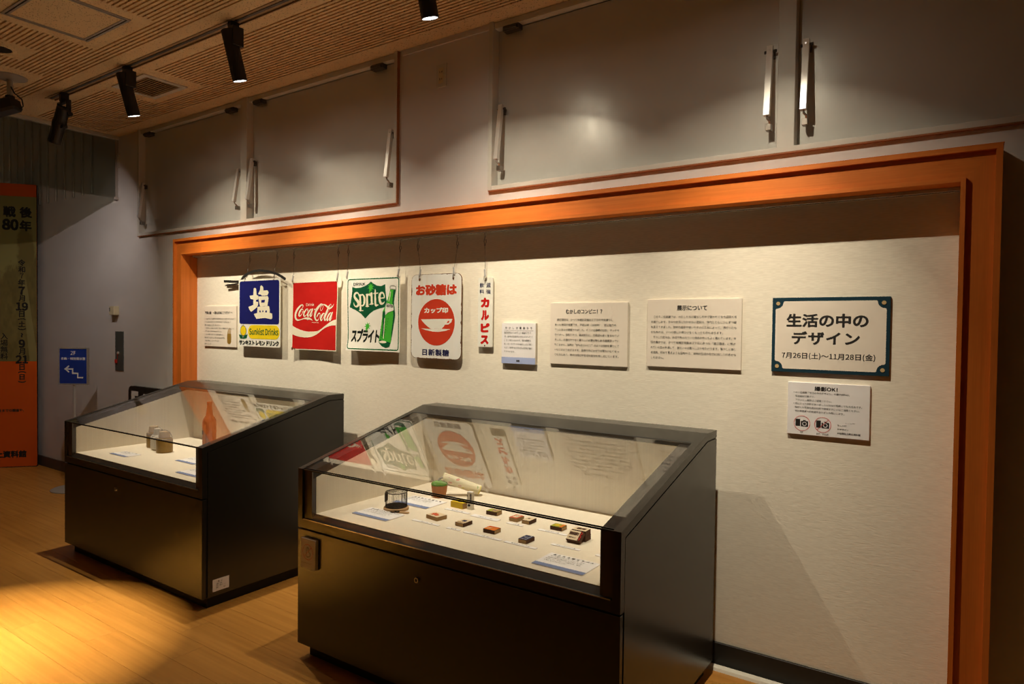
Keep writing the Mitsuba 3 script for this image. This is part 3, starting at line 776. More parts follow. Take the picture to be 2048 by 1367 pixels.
ART = {'coke':{'strokes':[[[0.239,0.623,0.0164],[0.254,0.645,0.012],[0.236,0.658,0.0164],[0.202,0.653,0.0245],[0.164,0.63,0.0327],[0.119,0.591,0.0409],[0.087,0.548,0.0436],[0.076,0.508,0.0436],[0.082,0.472,0.0409],[0.105,0.447,0.0327],[0.139,0.435,0.0229],[0.184,0.439,0.0153],[0.234,0.45,0.0142],[0.279,0.459,0.0196],[0.323,0.462,0.0305],[0.357,0.461,0.036],[0.401,0.457,0.0295],[0.434,0.447,0.0196],[0.47,0.429,0.0033]],[[0.357,0.45,0.0218],[0.362,0.429,0.0033]],[[0.231,0.599,0.0153],[0.193,0.578,0.0305],[0.166,0.54,0.036],[0.161,0.508,0.0327],[0.177,0.494,0.0218],[0.211,0.511,0.012],[0.248,0.554,0.0098],[0.255,0.582,0.0098],[0.237,0.599,0.0131]],[[0.218,0.567,0.006],[0.241,0.555,0.006],[0.277,0.561,0.0076]],[[0.351,0.573,0.0175],[0.364,0.592,0.0131],[0.34,0.599,0.0142],[0.31,0.578,0.0245],[0.279,0.543,0.0338],[0.271,0.508,0.0305],[0.289,0.492,0.0207],[0.328,0.511,0.0098],[0.352,0.532,0.0076]],[[0.442,0.595,0.0164],[0.404,0.574,0.0262],[0.368,0.539,0.0316],[0.357,0.507,0.0305],[0.368,0.493,0.0196],[0.405,0.521,0.0098],[0.458,0.588,0.0109]],[[0.475,0.6,0.0185],[0.453,0.567,0.0316],[0.429,0.528,0.0338],[0.417,0.503,0.0305],[0.429,0.492,0.0207],[0.46,0.517,0.0082],[0.478,0.542,0.0049]],[[0.635,0.649,0.0327],[0.588,0.615,0.0415],[0.547,0.57,0.0447],[0.521,0.517,0.0425],[0.519,0.475,0.0393],[0.538,0.443,0.0295],[0.571,0.432,0.0207],[0.603,0.453,0.0109],[0.629,0.492,0.0087],[0.636,0.524,0.0131],[0.622,0.538,0.0164],[0.601,0.53,0.0175],[0.58,0.506,0.0207],[0.562,0.476,0.0044]],[[0.635,0.649,0.0327],[0.678,0.665,0.0191],[0.701,0.645,0.0098],[0.702,0.621,0.0076],[0.683,0.59,0.0076],[0.66,0.574,0.0076],[0.641,0.587,0.0076],[0.65,0.618,0.0076],[0.678,0.649,0.0076],[0.71,0.661,0.0136],[0.753,0.648,0.0245],[0.801,0.623,0.0305],[0.844,0.606,0.0207],[0.891,0.623,0.0185],[0.916,0.65,0.0109],[0.928,0.666,0.0033]],[[0.724,0.537,0.0131],[0.687,0.516,0.0284],[0.657,0.481,0.036],[0.65,0.45,0.0316],[0.663,0.432,0.0207],[0.695,0.457,0.0098],[0.731,0.499,0.0087],[0.737,0.527,0.0098],[0.722,0.536,0.0109]],[[0.698,0.506,0.006],[0.731,0.497,0.006],[0.757,0.502,0.0076]],[[0.837,0.644,0.0185],[0.812,0.609,0.0284],[0.782,0.558,0.0338],[0.753,0.506,0.036],[0.738,0.46,0.036],[0.747,0.435,0.0229],[0.775,0.46,0.0082]],[[0.768,0.502,0.0065],[0.809,0.551,0.0065],[0.849,0.602,0.0065],[0.872,0.643,0.0065],[0.863,0.662,0.0076],[0.837,0.644,0.012]],[[0.872,0.543,0.0153],[0.841,0.526,0.0262],[0.807,0.488,0.0316],[0.792,0.45,0.0284],[0.803,0.432,0.0185],[0.838,0.464,0.0098],[0.883,0.529,0.0109]],[[0.905,0.547,0.0185],[0.884,0.509,0.0316],[0.861,0.467,0.0327],[0.85,0.446,0.0295],[0.861,0.432,0.0185],[0.891,0.46,0.0071],[0.907,0.488,0.0044]]],'polys':[[[0.507,0.602],[0.538,0.603],[0.53,0.582],[0.498,0.58]]],'swoosh':[[-0.002,0.363],[0.05,0.338],[0.105,0.319],[0.187,0.296],[0.282,0.277],[0.362,0.269],[0.455,0.27],[0.521,0.274],[0.586,0.283],[0.638,0.302],[0.689,0.326],[0.74,0.353],[0.79,0.377],[0.84,0.403],[0.89,0.424],[0.927,0.436],[0.965,0.444],[1.025,0.45],[1.028,0.356],[0.955,0.364],[0.911,0.363],[0.867,0.357],[0.817,0.346],[0.766,0.331],[0.715,0.312],[0.664,0.288],[0.607,0.255],[0.549,0.228],[0.49,0.206],[0.431,0.192],[0.364,0.184],[0.297,0.182],[0.223,0.185],[0.148,0.193],[0.073,0.207],[-0.0,0.227]],'drink':[[0.338,0.666],[0.529,0.708]],'tm':[[0.446,0.396],[0.602,0.408]]},'sprite':{'shield':[[0.112,0.877],[0.185,0.858],[0.277,0.862],[0.368,0.885],[0.425,0.911],[0.469,0.94],[0.52,0.909],[0.583,0.883],[0.657,0.875],[0.728,0.898],[0.733,0.82],[0.746,0.731],[0.762,0.669],[0.721,0.595],[0.624,0.577],[0.525,0.55],[0.45,0.509],[0.365,0.443],[0.284,0.507],[0.192,0.552],[0.058,0.598],[0.083,0.663],[0.105,0.755],[0.114,0.821]],'letters':[[[0.243,0.749,0.0101],[0.235,0.782,0.0201],[0.197,0.793,0.0252],[0.161,0.766,0.0352],[0.17,0.727,0.0403],[0.209,0.69,0.0453],[0.239,0.653,0.0453],[0.225,0.616,0.0352],[0.186,0.606,0.0226],[0.156,0.626,0.0176],[0.147,0.658,0.0101]],[[0.27,0.758,0.0352],[0.275,0.662,0.0377],[0.278,0.557,0.0377]],[[0.25,0.55,0.0126],[0.328,0.55,0.0126]],[[0.253,0.767,0.0126],[0.29,0.766,0.0126]],[[0.292,0.757,0.0176],[0.334,0.755,0.0252],[0.356,0.698,0.0428],[0.341,0.635,0.0302],[0.298,0.619,0.0151]],[[0.402,0.761,0.0352],[0.406,0.612,0.0377]],[[0.378,0.607,0.0126],[0.436,0.607,0.0126]],[[0.383,0.769,0.0126],[0.418,0.769,0.0126]],[[0.415,0.752,0.0176],[0.439,0.768,0.0226],[0.457,0.759,0.0327]],[[0.485,0.779,0.0352],[0.49,0.644,0.0377]],[[0.461,0.636,0.0126],[0.52,0.639,0.0126]],[[0.466,0.783,0.0126],[0.502,0.783,0.0126]],[[0.549,0.818,0.0101],[0.552,0.778,0.0277],[0.555,0.652,0.0352],[0.574,0.618,0.0277],[0.611,0.624,0.0101]],[[0.522,0.778,0.0151],[0.603,0.783,0.0151]],[[0.637,0.711,0.0151],[0.715,0.719,0.0151]],[[0.716,0.719,0.0201],[0.704,0.771,0.0226],[0.668,0.787,0.0252],[0.636,0.757,0.0403],[0.632,0.697,0.0428],[0.655,0.648,0.0377],[0.694,0.643,0.0226],[0.72,0.668,0.0101]]],'star':[[0.47,0.865],[0.539,0.864]],'star2':[[0.405,0.339],[0.463,0.34]],'bottle':[[0.821,0.827],[0.924,0.821],[0.912,0.782],[0.901,0.73],[0.891,0.669],[0.889,0.626],[0.901,0.574],[0.911,0.513],[0.907,0.453],[0.883,0.341],[0.856,0.213],[0.834,0.118],[0.811,0.07],[0.749,0.055],[0.678,0.075],[0.623,0.118],[0.619,0.152],[0.64,0.24],[0.662,0.362],[0.68,0.467],[0.687,0.538],[0.733,0.604],[0.768,0.678],[0.801,0.753]],'cap':[[0.817,0.87],[0.844,0.881],[0.897,0.878],[0.93,0.86],[0.928,0.824],[0.818,0.832]],'lab':[[0.759,0.65],[0.881,0.624],[0.894,0.552],[0.84,0.537],[0.781,0.521],[0.74,0.486],[0.731,0.555],[0.745,0.608]],'base':[[0.62,0.15],[0.64,0.162],[0.725,0.143],[0.81,0.13],[0.831,0.116],[0.811,0.07],[0.749,0.055],[0.678,0.075],[0.623,0.118]],'hl':[[0.827,0.801],[0.839,0.802],[0.827,0.73],[0.806,0.669],[0.794,0.671],[0.813,0.731]],'hl2':[[0.722,0.45],[0.736,0.449],[0.723,0.337],[0.713,0.173],[0.698,0.176],[0.709,0.337]],'dk':[[0.88,0.817],[0.924,0.821],[0.901,0.73],[0.891,0.669],[0.889,0.626],[0.901,0.574],[0.911,0.513],[0.907,0.453],[0.883,0.341],[0.856,0.213],[0.843,0.161],[0.848,0.255],[0.867,0.367],[0.882,0.479],[0.873,0.591],[0.866,0.66],[0.872,0.73]],'dk2':[[0.687,0.52],[0.719,0.547],[0.733,0.52],[0.722,0.433],[0.711,0.328],[0.7,0.242],[0.676,0.197],[0.687,0.293],[0.693,0.38]],'border':[[0.016,0.982],[0.979,0.987],[0.984,0.027],[0.02,0.01]],'drink':[[0.138,0.887],[0.367,0.93]],'kana':[[0.09,0.108],[0.621,0.309]]},'salt':{'blue':[[0.027,0.971],[0.975,0.978],[0.988,0.339],[0.047,0.328]],'kanji':[[[0.376,0.862],[0.409,0.868],[0.436,0.853],[0.449,0.762],[0.487,0.753],[0.488,0.702],[0.429,0.689],[0.437,0.661],[0.482,0.663],[0.484,0.616],[0.446,0.579],[0.32,0.516],[0.281,0.542],[0.247,0.588],[0.37,0.616],[0.368,0.699],[0.3,0.708],[0.276,0.754],[0.367,0.758]],[[0.557,0.904],[0.599,0.88],[0.612,0.824],[0.705,0.827],[0.732,0.797],[0.707,0.758],[0.576,0.75],[0.546,0.77],[0.479,0.775],[0.529,0.834],[0.537,0.89]],[[0.495,0.739],[0.707,0.743],[0.731,0.714],[0.704,0.602],[0.528,0.596],[0.496,0.689]],[[0.469,0.588],[0.74,0.597],[0.759,0.552],[0.758,0.498],[0.815,0.488],[0.82,0.427],[0.796,0.408],[0.643,0.427],[0.443,0.412],[0.381,0.482],[0.464,0.497]]],'holes':[[[0.56,0.686],[0.645,0.692],[0.634,0.652],[0.564,0.648]],[[0.516,0.533],[0.544,0.535],[0.547,0.508],[0.52,0.508]],[[0.584,0.534],[0.611,0.536],[0.613,0.511],[0.586,0.51]],[[0.655,0.532],[0.693,0.534],[0.691,0.505],[0.657,0.505]]],'lemon':[[0.124,0.233],[0.194,0.235],[0.123,0.304]],'leaf':[[[0.02,0.17],[0.09,0.16],[0.11,0.119],[0.052,0.117]],[[0.223,0.175],[0.152,0.159],[0.126,0.115],[0.2,0.125]]],'pill':[[0.249,0.115],[0.994,0.321]],'sun':[[0.287,0.175],[0.95,0.263]],'kana':[[0.016,0.01],[0.977,0.098]]},'sugar':{'red':[[0.092,0.748],[0.91,0.881]],'circ':[[0.51,0.428],[0.875,0.43],[0.506,0.703]],'cup':[[0.197,0.465],[0.833,0.473],[0.812,0.43],[0.752,0.404],[0.691,0.403],[0.654,0.373],[0.622,0.354],[0.4,0.352],[0.31,0.391],[0.254,0.426]],'hole':[[0.74,0.442],[0.779,0.454],[0.763,0.426],[0.719,0.42]],'saucer':[[0.203,0.355],[0.4,0.351],[0.622,0.353],[0.801,0.351],[0.688,0.329],[0.556,0.316],[0.445,0.319],[0.311,0.333]],'kap':[[0.268,0.538],[0.748,0.606]],'nav':[[0.236,0.032],[0.771,0.111]],'holes':[[0.165,0.966],[0.843,0.973]]},'calp':{'a':[[0.095,0.857],[0.401,0.923]],'b':[[0.554,0.853],[0.861,0.922]],'c':[[0.097,0.766],[0.401,0.831]],'d':[[0.554,0.762],[0.86,0.828]],'k':[[[0.199,0.569],[0.783,0.708]],[[0.224,0.386],[0.766,0.529]],[[0.197,0.21],[0.81,0.342]],[[0.199,0.04],[0.749,0.168]]]}}

# ------------------------------------------------------------------ hanging signs
class Sheet:
    """a hanging sign: a frame of u, v from 0 to 1 over its face, with a bend"""
    def __init__(s, x0, x1, z0, z1, y, bend=None):
        s.w, s.h, s.y, s.bend = x1 - x0, z1 - z0, y, bend
        s.f = wallf(x0, z0, y)

    def art(s, pts):
        return Polygon([(a * s.w, b * s.h) for a, b in pts]).buffer(0)

    def strokes(s, ss):
        return unary_union([brush([(a * s.w, b * s.h, w * s.w) for a, b, w in st]) for st in ss])

    def fit(s, g, two):
        (a, b), (c, d) = two
        return fit(g, a * s.w, b * s.h, c * s.w, d * s.h)

    def out(s, m):
        if s.bend is not None:
            m = trimesh.Trimesh(m.vertices, m.faces, process=False)
            v, f = trimesh.remesh.subdivide_to_size(m.vertices, m.faces, 0.035, max_iter=12)
            v[:, 2] += s.bend(v[:, 0] / s.w, v[:, 1] / s.h)
            m = trimesh.Trimesh(v, f, process=False)
        return s.f.map(m)

    def flat(s, g, h):
        return s.out(flat(g, h))

    def slab(s, g, a, b):
        return s.out(slab(g, a, b))


def clean(g):
    return g.buffer(0)


H1, H2, H3 = 0.0009, 0.0017, 0.0025
# the blue salt and lemon drink sign
A = ART["salt"]
sg = thing("hanging_sign", "white enamel hanging sign with blue field, big white character and yellow lemon", "sign", None)
S = Sheet(-1.5345, -1.060, 1.2945, 1.7665, -0.040)
obj("plate", S.slab(rrect(0, 0, S.w, S.h, 0.012), -0.0015, 0.0015).copy(), "enamel_white", sg)
S.f = wallf(-1.5345, 1.2945, -0.0417)
bl = rrect(0.028 * S.w, 0.335 * S.h, 0.972 * S.w, 0.972 * S.h, 0.016)
kan = unary_union([S.art(q).buffer(0.002, quad_segs=3).buffer(-0.004, quad_segs=3).buffer(0.003, quad_segs=3) for q in A["kanji"]])
kan = kan.difference(unary_union([S.art(q) for q in A["holes"]]))
obj("blue_field", S.flat(clean(bl.difference(kan)), H1), "enamel_blue", sg)
obj("character", S.flat(kan, H1), "enamel_cream", sg)
(x0, y0), (x1, _), (_, y2) = A["lemon"]
lem = ell(x0 * S.w, y0 * S.h, (x1 - x0) * S.w, (y2 - y0) * S.h)
lem = unary_union([lem, Polygon([((x0 - 0.02) * S.w, y2 * S.h - 0.004), ((x0 + 0.02) * S.w, y2 * S.h - 0.004), (x0 * S.w, y2 * S.h + 0.006)])])
stem = unary_union([LineString([(x0 * S.w, 0.15 * S.h), (x0 * S.w, 0.115 * S.h)]).buffer(0.0022)])
obj("lemon_outline", S.flat(unary_union([lem.buffer(0.003).difference(lem), stem]), H2), "enamel_black", sg)
obj("lemon", S.flat(lem, H1), "enamel_yellow", sg)
obj("lemon_leaves", S.flat(unary_union([S.art(q).buffer(0.004).buffer(-0.002) for q in A["leaf"]]), H1), "enamel_green", sg)
pill = rrect(0.243 * S.w, 0.117 * S.h, 0.985 * S.w, 0.318 * S.h, 0.098 * S.h)
obj("yellow_pill", S.flat(pill, H1), "enamel_yellow", sg)
obj("lettering", S.flat(S.fit(text("Sunkist Drinks", 1, bold=0.012), [(0.275, 0.175), (0.955, 0.272)]), H2), "enamel_green", sg)
obj("katakana", S.flat(S.fit(text("サンキスト レモン ドリンク", 1, bold=0.055, track=-0.02), [(0.022, 0.020), (0.97, 0.094)]), H1), "enamel_black", sg)
f = wallf(-1.5345, 1.2945, -0.0417)
arch = [(0.055 * S.w, S.h - 0.004), (0.10 * S.w, S.h + 0.018), (0.20 * S.w, S.h + 0.040), (0.36 * S.w, S.h + 0.056), (0.52 * S.w, S.h + 0.058), (0.70 * S.w, S.h + 0.048), (0.90 * S.w, S.h + 0.028), (1.0 * S.w, S.h + 0.010), (1.09 * S.w, S.h - 0.010)]
br = Sheet(-1.5345, -1.06, 1.2945, 1.7665, -0.036)
obj("bracket", cat(br.f.map(slab(LineString(arch).buffer(0.0075, cap_style="flat", quad_segs=3), -0.004, 0.004)), wallf(0, 0, -0.026).map(slab(unary_union([LineString([(-1.735, 1.762), (-1.50, 1.752)]).buffer(0.0085, cap_style="flat"), LineString([(-1.715, 1.732), (-1.62, 1.738), (-1.50, 1.748)]).buffer(0.0035)]), -0.004, 0.004)), tube([(-1.49, -0.03, 1.752), (-1.47, -0.036, 1.768), (-1.455, -0.036, 1.80)], 0.003, 8)), "wrought", sg)
for u in (0.15, 0.845):
    obj("ring", torus((-1.5345 + u * S.w, -0.038, 1.7665 + 0.003), 0.0125, 0.0016, (0.35, 0.9, 0)), "wire_steel", sg, smooth=True)
obj("mounting_hole", S.flat(unary_union([Point(u * S.w, S.h - 0.010).buffer(0.004) for u in (0.15, 0.845)]), H2), "rust", sg)

# the red drink sign, bent tin
def bend_coke(u, v):
    return 0.010 * np.clip(u - 0.55, 0, 1) * np.clip(0.75 - v, 0, 1) * 2.2 + 0.0025 * np.sin(u * 7 + 1) * np.sin(v * 6) + 0.004 * np.clip(0.12 - v, 0, 1) * np.clip(0.2 - u, 0, 1) * 60


A = ART["coke"]
sg = thing("hanging_sign", "red tin hanging sign with cream script lettering and a cream wave", "sign")
S = Sheet(-0.9415, -0.500, 1.2875, 1.7345, -0.034, bend_coke)
obj("plate", S.slab(sbox(0, 0, S.w, S.h), -0.001, 0.001), "enamel_cream", sg, smooth=30)
red = sbox(0.006, 0.006, S.w - 0.006, S.h - 0.007)
sw = S.art(A["swoosh"]).intersection(red)
scr = unary_union([S.strokes(A["strokes"])] + [S.art(q) for q in A["polys"]])
obj("red_field", S.flat(red, 0.0016), "enamel_red", sg, smooth=True)
obj("wave", S.flat(sw, 0.0024), "enamel_cream", sg, smooth=True)
obj("script_lettering", S.flat(scr, 0.0026), "enamel_cream", sg, smooth=True)
obj("small_lettering", S.flat(unary_union([S.fit(text("Drink", 1, bold=0.012), [(0.322, 0.640), (0.508, 0.686)]), S.fit(text("TRADE MARK REG.", 1, bold=0.02, px=40), A["tm"])]), 0.0026), "enamel_cream", sg, smooth=True)
obj("rust_spot", S.flat(unary_union([star(0.02 * S.w, 0.012 * S.h, 0.012, 6, 0.6), Point(0.03, 0.006).buffer(0.005), Point(0.012, S.h - 0.012).buffer(0.003), Point(S.w - 0.012, S.h - 0.010).buffer(0.003)]), 0.003), "rust", sg)

# the white and green drink sign
def bend_sprite(u, v):
    return 0.012 * np.clip(0.14 - v, 0, 1) * (1.2 - u) * 5 - 0.0025 * np.sin(v * 5 + 0.6) * (1 - u) + 0.002 * np.sin(u * 6)


A = ART["sprite"]
sg = thing("hanging_sign", "white tin hanging sign with dark green shield, starbursts and a green bottle", "sign")
S = Sheet(-0.409, 0.041, 1.2975, 1.7435, -0.036, bend_sprite)
obj("plate", S.slab(sbox(0, 0, S.w, S.h), -0.001, 0.001), "enamel_white", sg, smooth=30)
ou = rrect(0.017 * S.w, 0.02 * S.h, 0.982 * S.w, 0.984 * S.h, 0.018)
obj("green_border", S.flat(ou.difference(ou.buffer(-0.0055)), 0.0017), "enamel_green", sg, smooth=True)
sh = S.art(A["shield"])
let = S.strokes(A["letters"])
obj("shield", S.flat(sh, 0.0017), "enamel_green", sg, smooth=True)
(x0, y0), (x1, _) = A["star"]
s1 = star(x0 * S.w, y0 * S.h, (x1 - x0) * S.w, 8, 0.40, 0.25)
s1 = s1.union(Polygon([(x0 * S.w - 0.012, y0 * S.h - 0.004), (x0 * S.w + 0.006, y0 * S.h - 0.01), (x0 * S.w - 0.014, y0 * S.h - 0.046)]))
(x0, y0), (x1, _) = A["star2"]
s2 = star(x0 * S.w, y0 * S.h, (x1 - x0) * S.w * 1.05, 8, 0.40, 0.1).union(Polygon([(x0 * S.w - 0.012, y0 * S.h), (x0 * S.w + 0.004, y0 * S.h - 0.008), (x0 * S.w - 0.012, y0 * S.h - 0.036)]))
obj("starburst", S.flat(s1, 0.0026), "leaf_green", sg)
obj("starburst", S.flat(s2, 0.0018), "leaf_green", sg)
obj("lettering", S.flat(unary_union([let, S.fit(text("TRADE MARK REG.", 1, bold=0.03, px=40), [(0.365, 0.628), (0.515, 0.638)])]), 0.0028), "enamel_cream", sg, smooth=True)
kk = text("スプライト", 1, bold=0.045, track=-0.08)
kk = affinity.skew(kk, xs=12)
obj("katakana", S.flat(S.fit(kk, [(0.085, 0.115), (0.625, 0.30)]), 0.0017), "enamel_black", sg, smooth=True)
obj("small_lettering", S.flat(S.fit(text("DRINK", 1, bold=0.02), A["drink"]), 0.0017), "enamel_black", sg, smooth=True)
bt = S.art(A["bottle"]).buffer(0.004).buffer(-0.004)
bk = obj("bottle_print", S.flat(bt, 0.0018), "leaf_green", sg, smooth=True)
obj("shading", S.flat(unary_union([S.art(A[q]).intersection(bt) for q in ("dk", "dk2", "base")]), 0.0025), "enamel_green", bk)
rg = random.Random(2)
dots = unary_union([ell((0.70 + 0.045 * i - 0.012 * j) * S.w, (0.44 - 0.036 * j) * S.h, 0.0028, 0.0022, 6) for i in range(3) for j in range(9)])
obj("bubbles", S.flat(dots.intersection(bt), 0.0032), "enamel_green", bk)
obj("highlights", S.flat(unary_union([S.art(A["hl"]), S.art(A["hl2"]), ell(0.695 * S.w, 0.13 * S.h, 0.03, 0.008)]), 0.0032), "enamel_cream", bk)
obj("bottle_label", S.flat(S.art(A["lab"]), 0.0034), "enamel_white", bk)
lt = affinity.rotate(text("Sprite", 1, bold=0.03), -8, origin=(0, 0))
obj("label_lettering", S.flat(S.fit(lt, [(0.755, 0.585), (0.878, 0.645)]), 0.0042), "enamel_black", bk)
cp = S.art(A["cap"])
obj("cap_outline", S.flat(cp.difference(cp.buffer(-0.0025)), 0.0034), "ink_grey", bk)

# the sugar sign
A = ART["sugar"]
X0, X1, Z0, Z1 = 0.128, 0.4945, 1.272, 1.7445
mat("enamel_sugar", pr(proc(f_enamel(38.0, [0.80, 0.785, 0.74], [0.10, 0.045, 0.018], X0, X1, Z0, Z1, 0.0)), 0.25, 0.5, 0.0, 0.3))
sg = thing("hanging_sign", "worn white enamel hanging sign with a red disc and a white cup", "sign")
S = Sheet(X0, X1, Z0, Z1, -0.030)
pl = rrect(0, 0, S.w, S.h, 0.035)
S.f = wallf(X0, Z0, -0.030)
obj("plate", S.slab(pl, -0.002, 0.0015), "enamel_sugar", sg)
obj("rim", S.slab(pl.buffer(0.0018).difference(pl.buffer(-0.0012)), -0.0028, 0.0012), "rust", sg)
disc = ell(0.510 * S.w, 0.430 * S.h, 0.366 * S.w, 0.275 * S.h, 40)
cup = unary_union([S.art(A["cup"]).difference(S.art(A["hole"])), S.art(A["saucer"])])
kap = S.fit(text("カップ印", 1, bold=0.05), A["kap"])
obj("red_disc", S.flat(clean(disc.difference(cup).difference(kap)), 0.0023), "enamel_scarlet", sg)
obj("cup", S.flat(cup, 0.0023), "enamel_white", sg)
obj("disc_lettering", S.flat(kap, 0.0023), "enamel_white", sg)
obj("red_lettering", S.flat(S.fit(text("お砂糖は", 1, bold=0.055), A["red"]), 0.0023), "enamel_scarlet", sg)
obj("navy_lettering", S.flat(S.fit(text("日新製糖", 1, bold=0.03, track=0.05), A["nav"]), 0.0023), "enamel_navy", sg)
obj("mounting_hole", S.flat(unary_union([ell(u * S.w, 0.945 * S.h, 0.006, 0.010) for u in (0.165, 0.843)]), 0.0024), "rust", sg)

# the narrow sign
A = ART["calp"]
sg = thing("hanging_sign", "narrow upright white enamel hanging sign with red katakana", "sign")
S = Sheet(0.602, 0.698, 1.346, 1.716, -0.020)
pl = rrect(0, 0, S.w, S.h, 0.007)
obj("plate", S.slab(pl, -0.006, 0.0015), "enamel_white", sg)
obj("red_katakana", S.flat(unary_union([S.fit(text(c, 1, bold=0.07), q) for c, q in zip("カルピス", A["k"])]), 0.0023), "enamel_red", sg)
obj("navy_lettering", S.flat(unary_union([S.fit(text(c, 1, bold=0.01), A[q]) for c, q in zip("飲滋料強", "abcd")]), 0.0023), "enamel_navy", sg)
obj("mounting_hole", S.flat(unary_union([Point(0.49 * S.w, v * S.h).buffer(0.004) for v in (0.965, 0.018)]), 0.0024), "rust", sg)

# wires with hooks from the rail
HOOKS = [(-1.416, -1.436, 1.800, 0), (-1.110, -1.130, 1.790, 0), (-0.932, -0.933, 1.738, 1), (-0.497, -0.497, 1.738, 1), (-0.405, -0.408, 1.745, 1), (0.036, 0.027, 1.745, 1), (0.1746, 0.190, 1.737, 2), (0.464, 0.438, 1.737, 2), (0.652, 0.651, 1.718, 2)]
HN = ["left wire hanger of the blue salt sign", "right wire hanger of the blue salt sign", "left wire hanger of the red tin sign", "right wire hanger of the red tin sign", "left wire hanger of the white and green tin sign", "right wire hanger of the white and green tin sign", "left wire hanger of the red disc sign", "right wire hanger of the red disc sign", "single wire hanger of the narrow red katakana sign"]
for (xa, xb, zb, kind), lab in zip(HOOKS, HN):
    hk = thing("wire_hanger", lab + ", hooked in the picture rail", "hanger", "wire hangers on the picture rail")
    y = -0.030
    obj("runner", cbx(xa - 0.006, xa + 0.006, y - 0.006, y + 0.006, 1.938, 1.957), "frame_paint", hk)
    zz = 1.905
    obj("snap_hook", cat(tube([(xa, y, 1.940), (xa - 0.004, y, 1.925), (xa - 0.008, y - 0.002, zz), (xa - 0.003, y, zz - 0.012), (xa + 0.005, y + 0.002, zz - 0.004), (xa + 0.003, y, 1.918)], 0.0022, 8), torus((xa - 0.003, y, zz - 0.016), 0.007, 0.0022, (0.5, 0.8, 0), 16, 6)), "wire_steel", hk, smooth=True)
    ztop = zz - 0.02
    yb = {0: -0.036, 1: -0.034, 2: -0.028}[kind]
    obj("wire", tube([(xa - 0.003, y, ztop), ((xa + xb) / 2, (y + yb) / 2, (ztop + zb) / 2 + 0.02), (xb, yb, zb + 0.035)], 0.0011, 6), "wire_steel", hk, smooth=True)
    if kind == 0:
        obj("clasp", cat(tube([(xb, yb, zb + 0.04), (xb + 0.004, yb - 0.003, zb + 0.02), (xb - 0.002, yb, zb), (xb - 0.01, yb - 0.002, zb - 0.020)], 0.003, 8)), "wire_steel", hk, smooth=True)
    else:
        c = cbx(-0.006, 0.006, -0.004, 0.004, -0.022, 0.020, 0.002)
        c.apply_transform(trimesh.transformations.rotation_matrix(0.22 * (1 if xa < 0.2 else -0.5), [0, 1, 0])); c.apply_translation([xb + 0.004, yb - 0.006, zb + 0.022])
        obj("clasp", c, "steel", hk)
        obj("hook", tube([(xb + 0.006, yb - 0.006, zb + 0.006), (xb + 0.002, yb - 0.008, zb - 0.004), (xb - 0.006, yb - 0.006, zb - 0.004), (xb - 0.010, yb - 0.004, zb + 0.008)] if kind == 1 else [(xb, yb - 0.008, zb + 0.004), (xb, yb - 0.010, zb - 0.012), (xb, yb - 0.004, zb - 0.018), (xb, yb + 0.002, zb - 0.010)], 0.0022, 8), "chrome", hk, smooth=True)


# ------------------------------------------------------------------ text panels on the display wall
def board(x0, z0, w, h, bsdf, label, name="text_panel", d=0.012, edge="foam_edge", category="panel"):
    t = thing(name, label, category)
    f = wallf(x0, z0, 0.0)
    obj("board", cbx(x0, x0 + w, -d, -0.003, z0, z0 + h, 0.0006), edge, t)
    ff = wallf(x0, z0, -d)
    obj("face", ff.map(flat(sbox(0.0007, 0.0007, w - 0.0007, h - 0.0007), 0.0006)), bsdf, t)
    return t, ff


def lines(rows, x, top, size, lead, bold=0.0, px=40, width=None):
    out = []
    for k, r in enumerate(rows):
        if r.strip(" 　"):
            g = text(r, size, x, top - size * 0.88 - k * lead, bold, px=px)
            if width and g.bounds[2] - x > width:
                g = affinity.scale(g, width / (g.bounds[2] - x), 1, origin=(x, 0))
            out.append(g)
    return MultiPolygon([q for g in out for q in polys(g)])


t, f = board(-2.018, 1.2815, 0.414, 0.301, "panel_cream", "cream text panel with a small printed clay bottle, left of the blue sign")
obj("heading", f.map(flat(fit(text("汽車土瓶　～旅のお供にどうぢゃ？～", 1, bold=0.03, px=64), 0.014, 0.240, 0.366, 0.262), 0.0013)), "ink", t)
obj("body_text", f.map(flat(lines(["　汽車土瓶は、明治時代から昭和時代にかけて駅弁とともに売られ", "ていたお茶の容器です。列車の窓から売り子に代金を払って", "買い、旅の友として親しまれました。", "　飲み終わった後は、持ち帰って花びんや調味料入れにすることも", "でき、暮らしの中で再利用されました。", "　やがて軽くて割れにくい容器が登場すると、", "姿を消していきました。展示の土瓶は形や色も", "それぞれ違い、つくり手の工夫が", "伝わってきます。"], 0.010, 0.212, 0.0125, 0.0235, px=32, width=0.385), 0.0013)), "ink_grey", t)
ph = unary_union([ell(0.325, 0.075, 0.026, 0.056)])
obj("printed_bottle", f.map(flat(unary_union([rrect(0.300, 0.022, 0.350, 0.105, 0.02), rrect(0.306, 0.09, 0.344, 0.118, 0.01)]), 0.0013)), "clay_brown", t)
obj("printed_cup", f.map(flat(unary_union([rrect(0.311, 0.098, 0.342, 0.128, 0.006)]), 0.0019)), "clay_tan", t)
obj("printed_handle", f.map(flat(LineString([(0.312, 0.105), (0.328, 0.135), (0.345, 0.138), (0.344, 0.11)]).buffer(0.0012), 0.002)), "clay_brown", t)

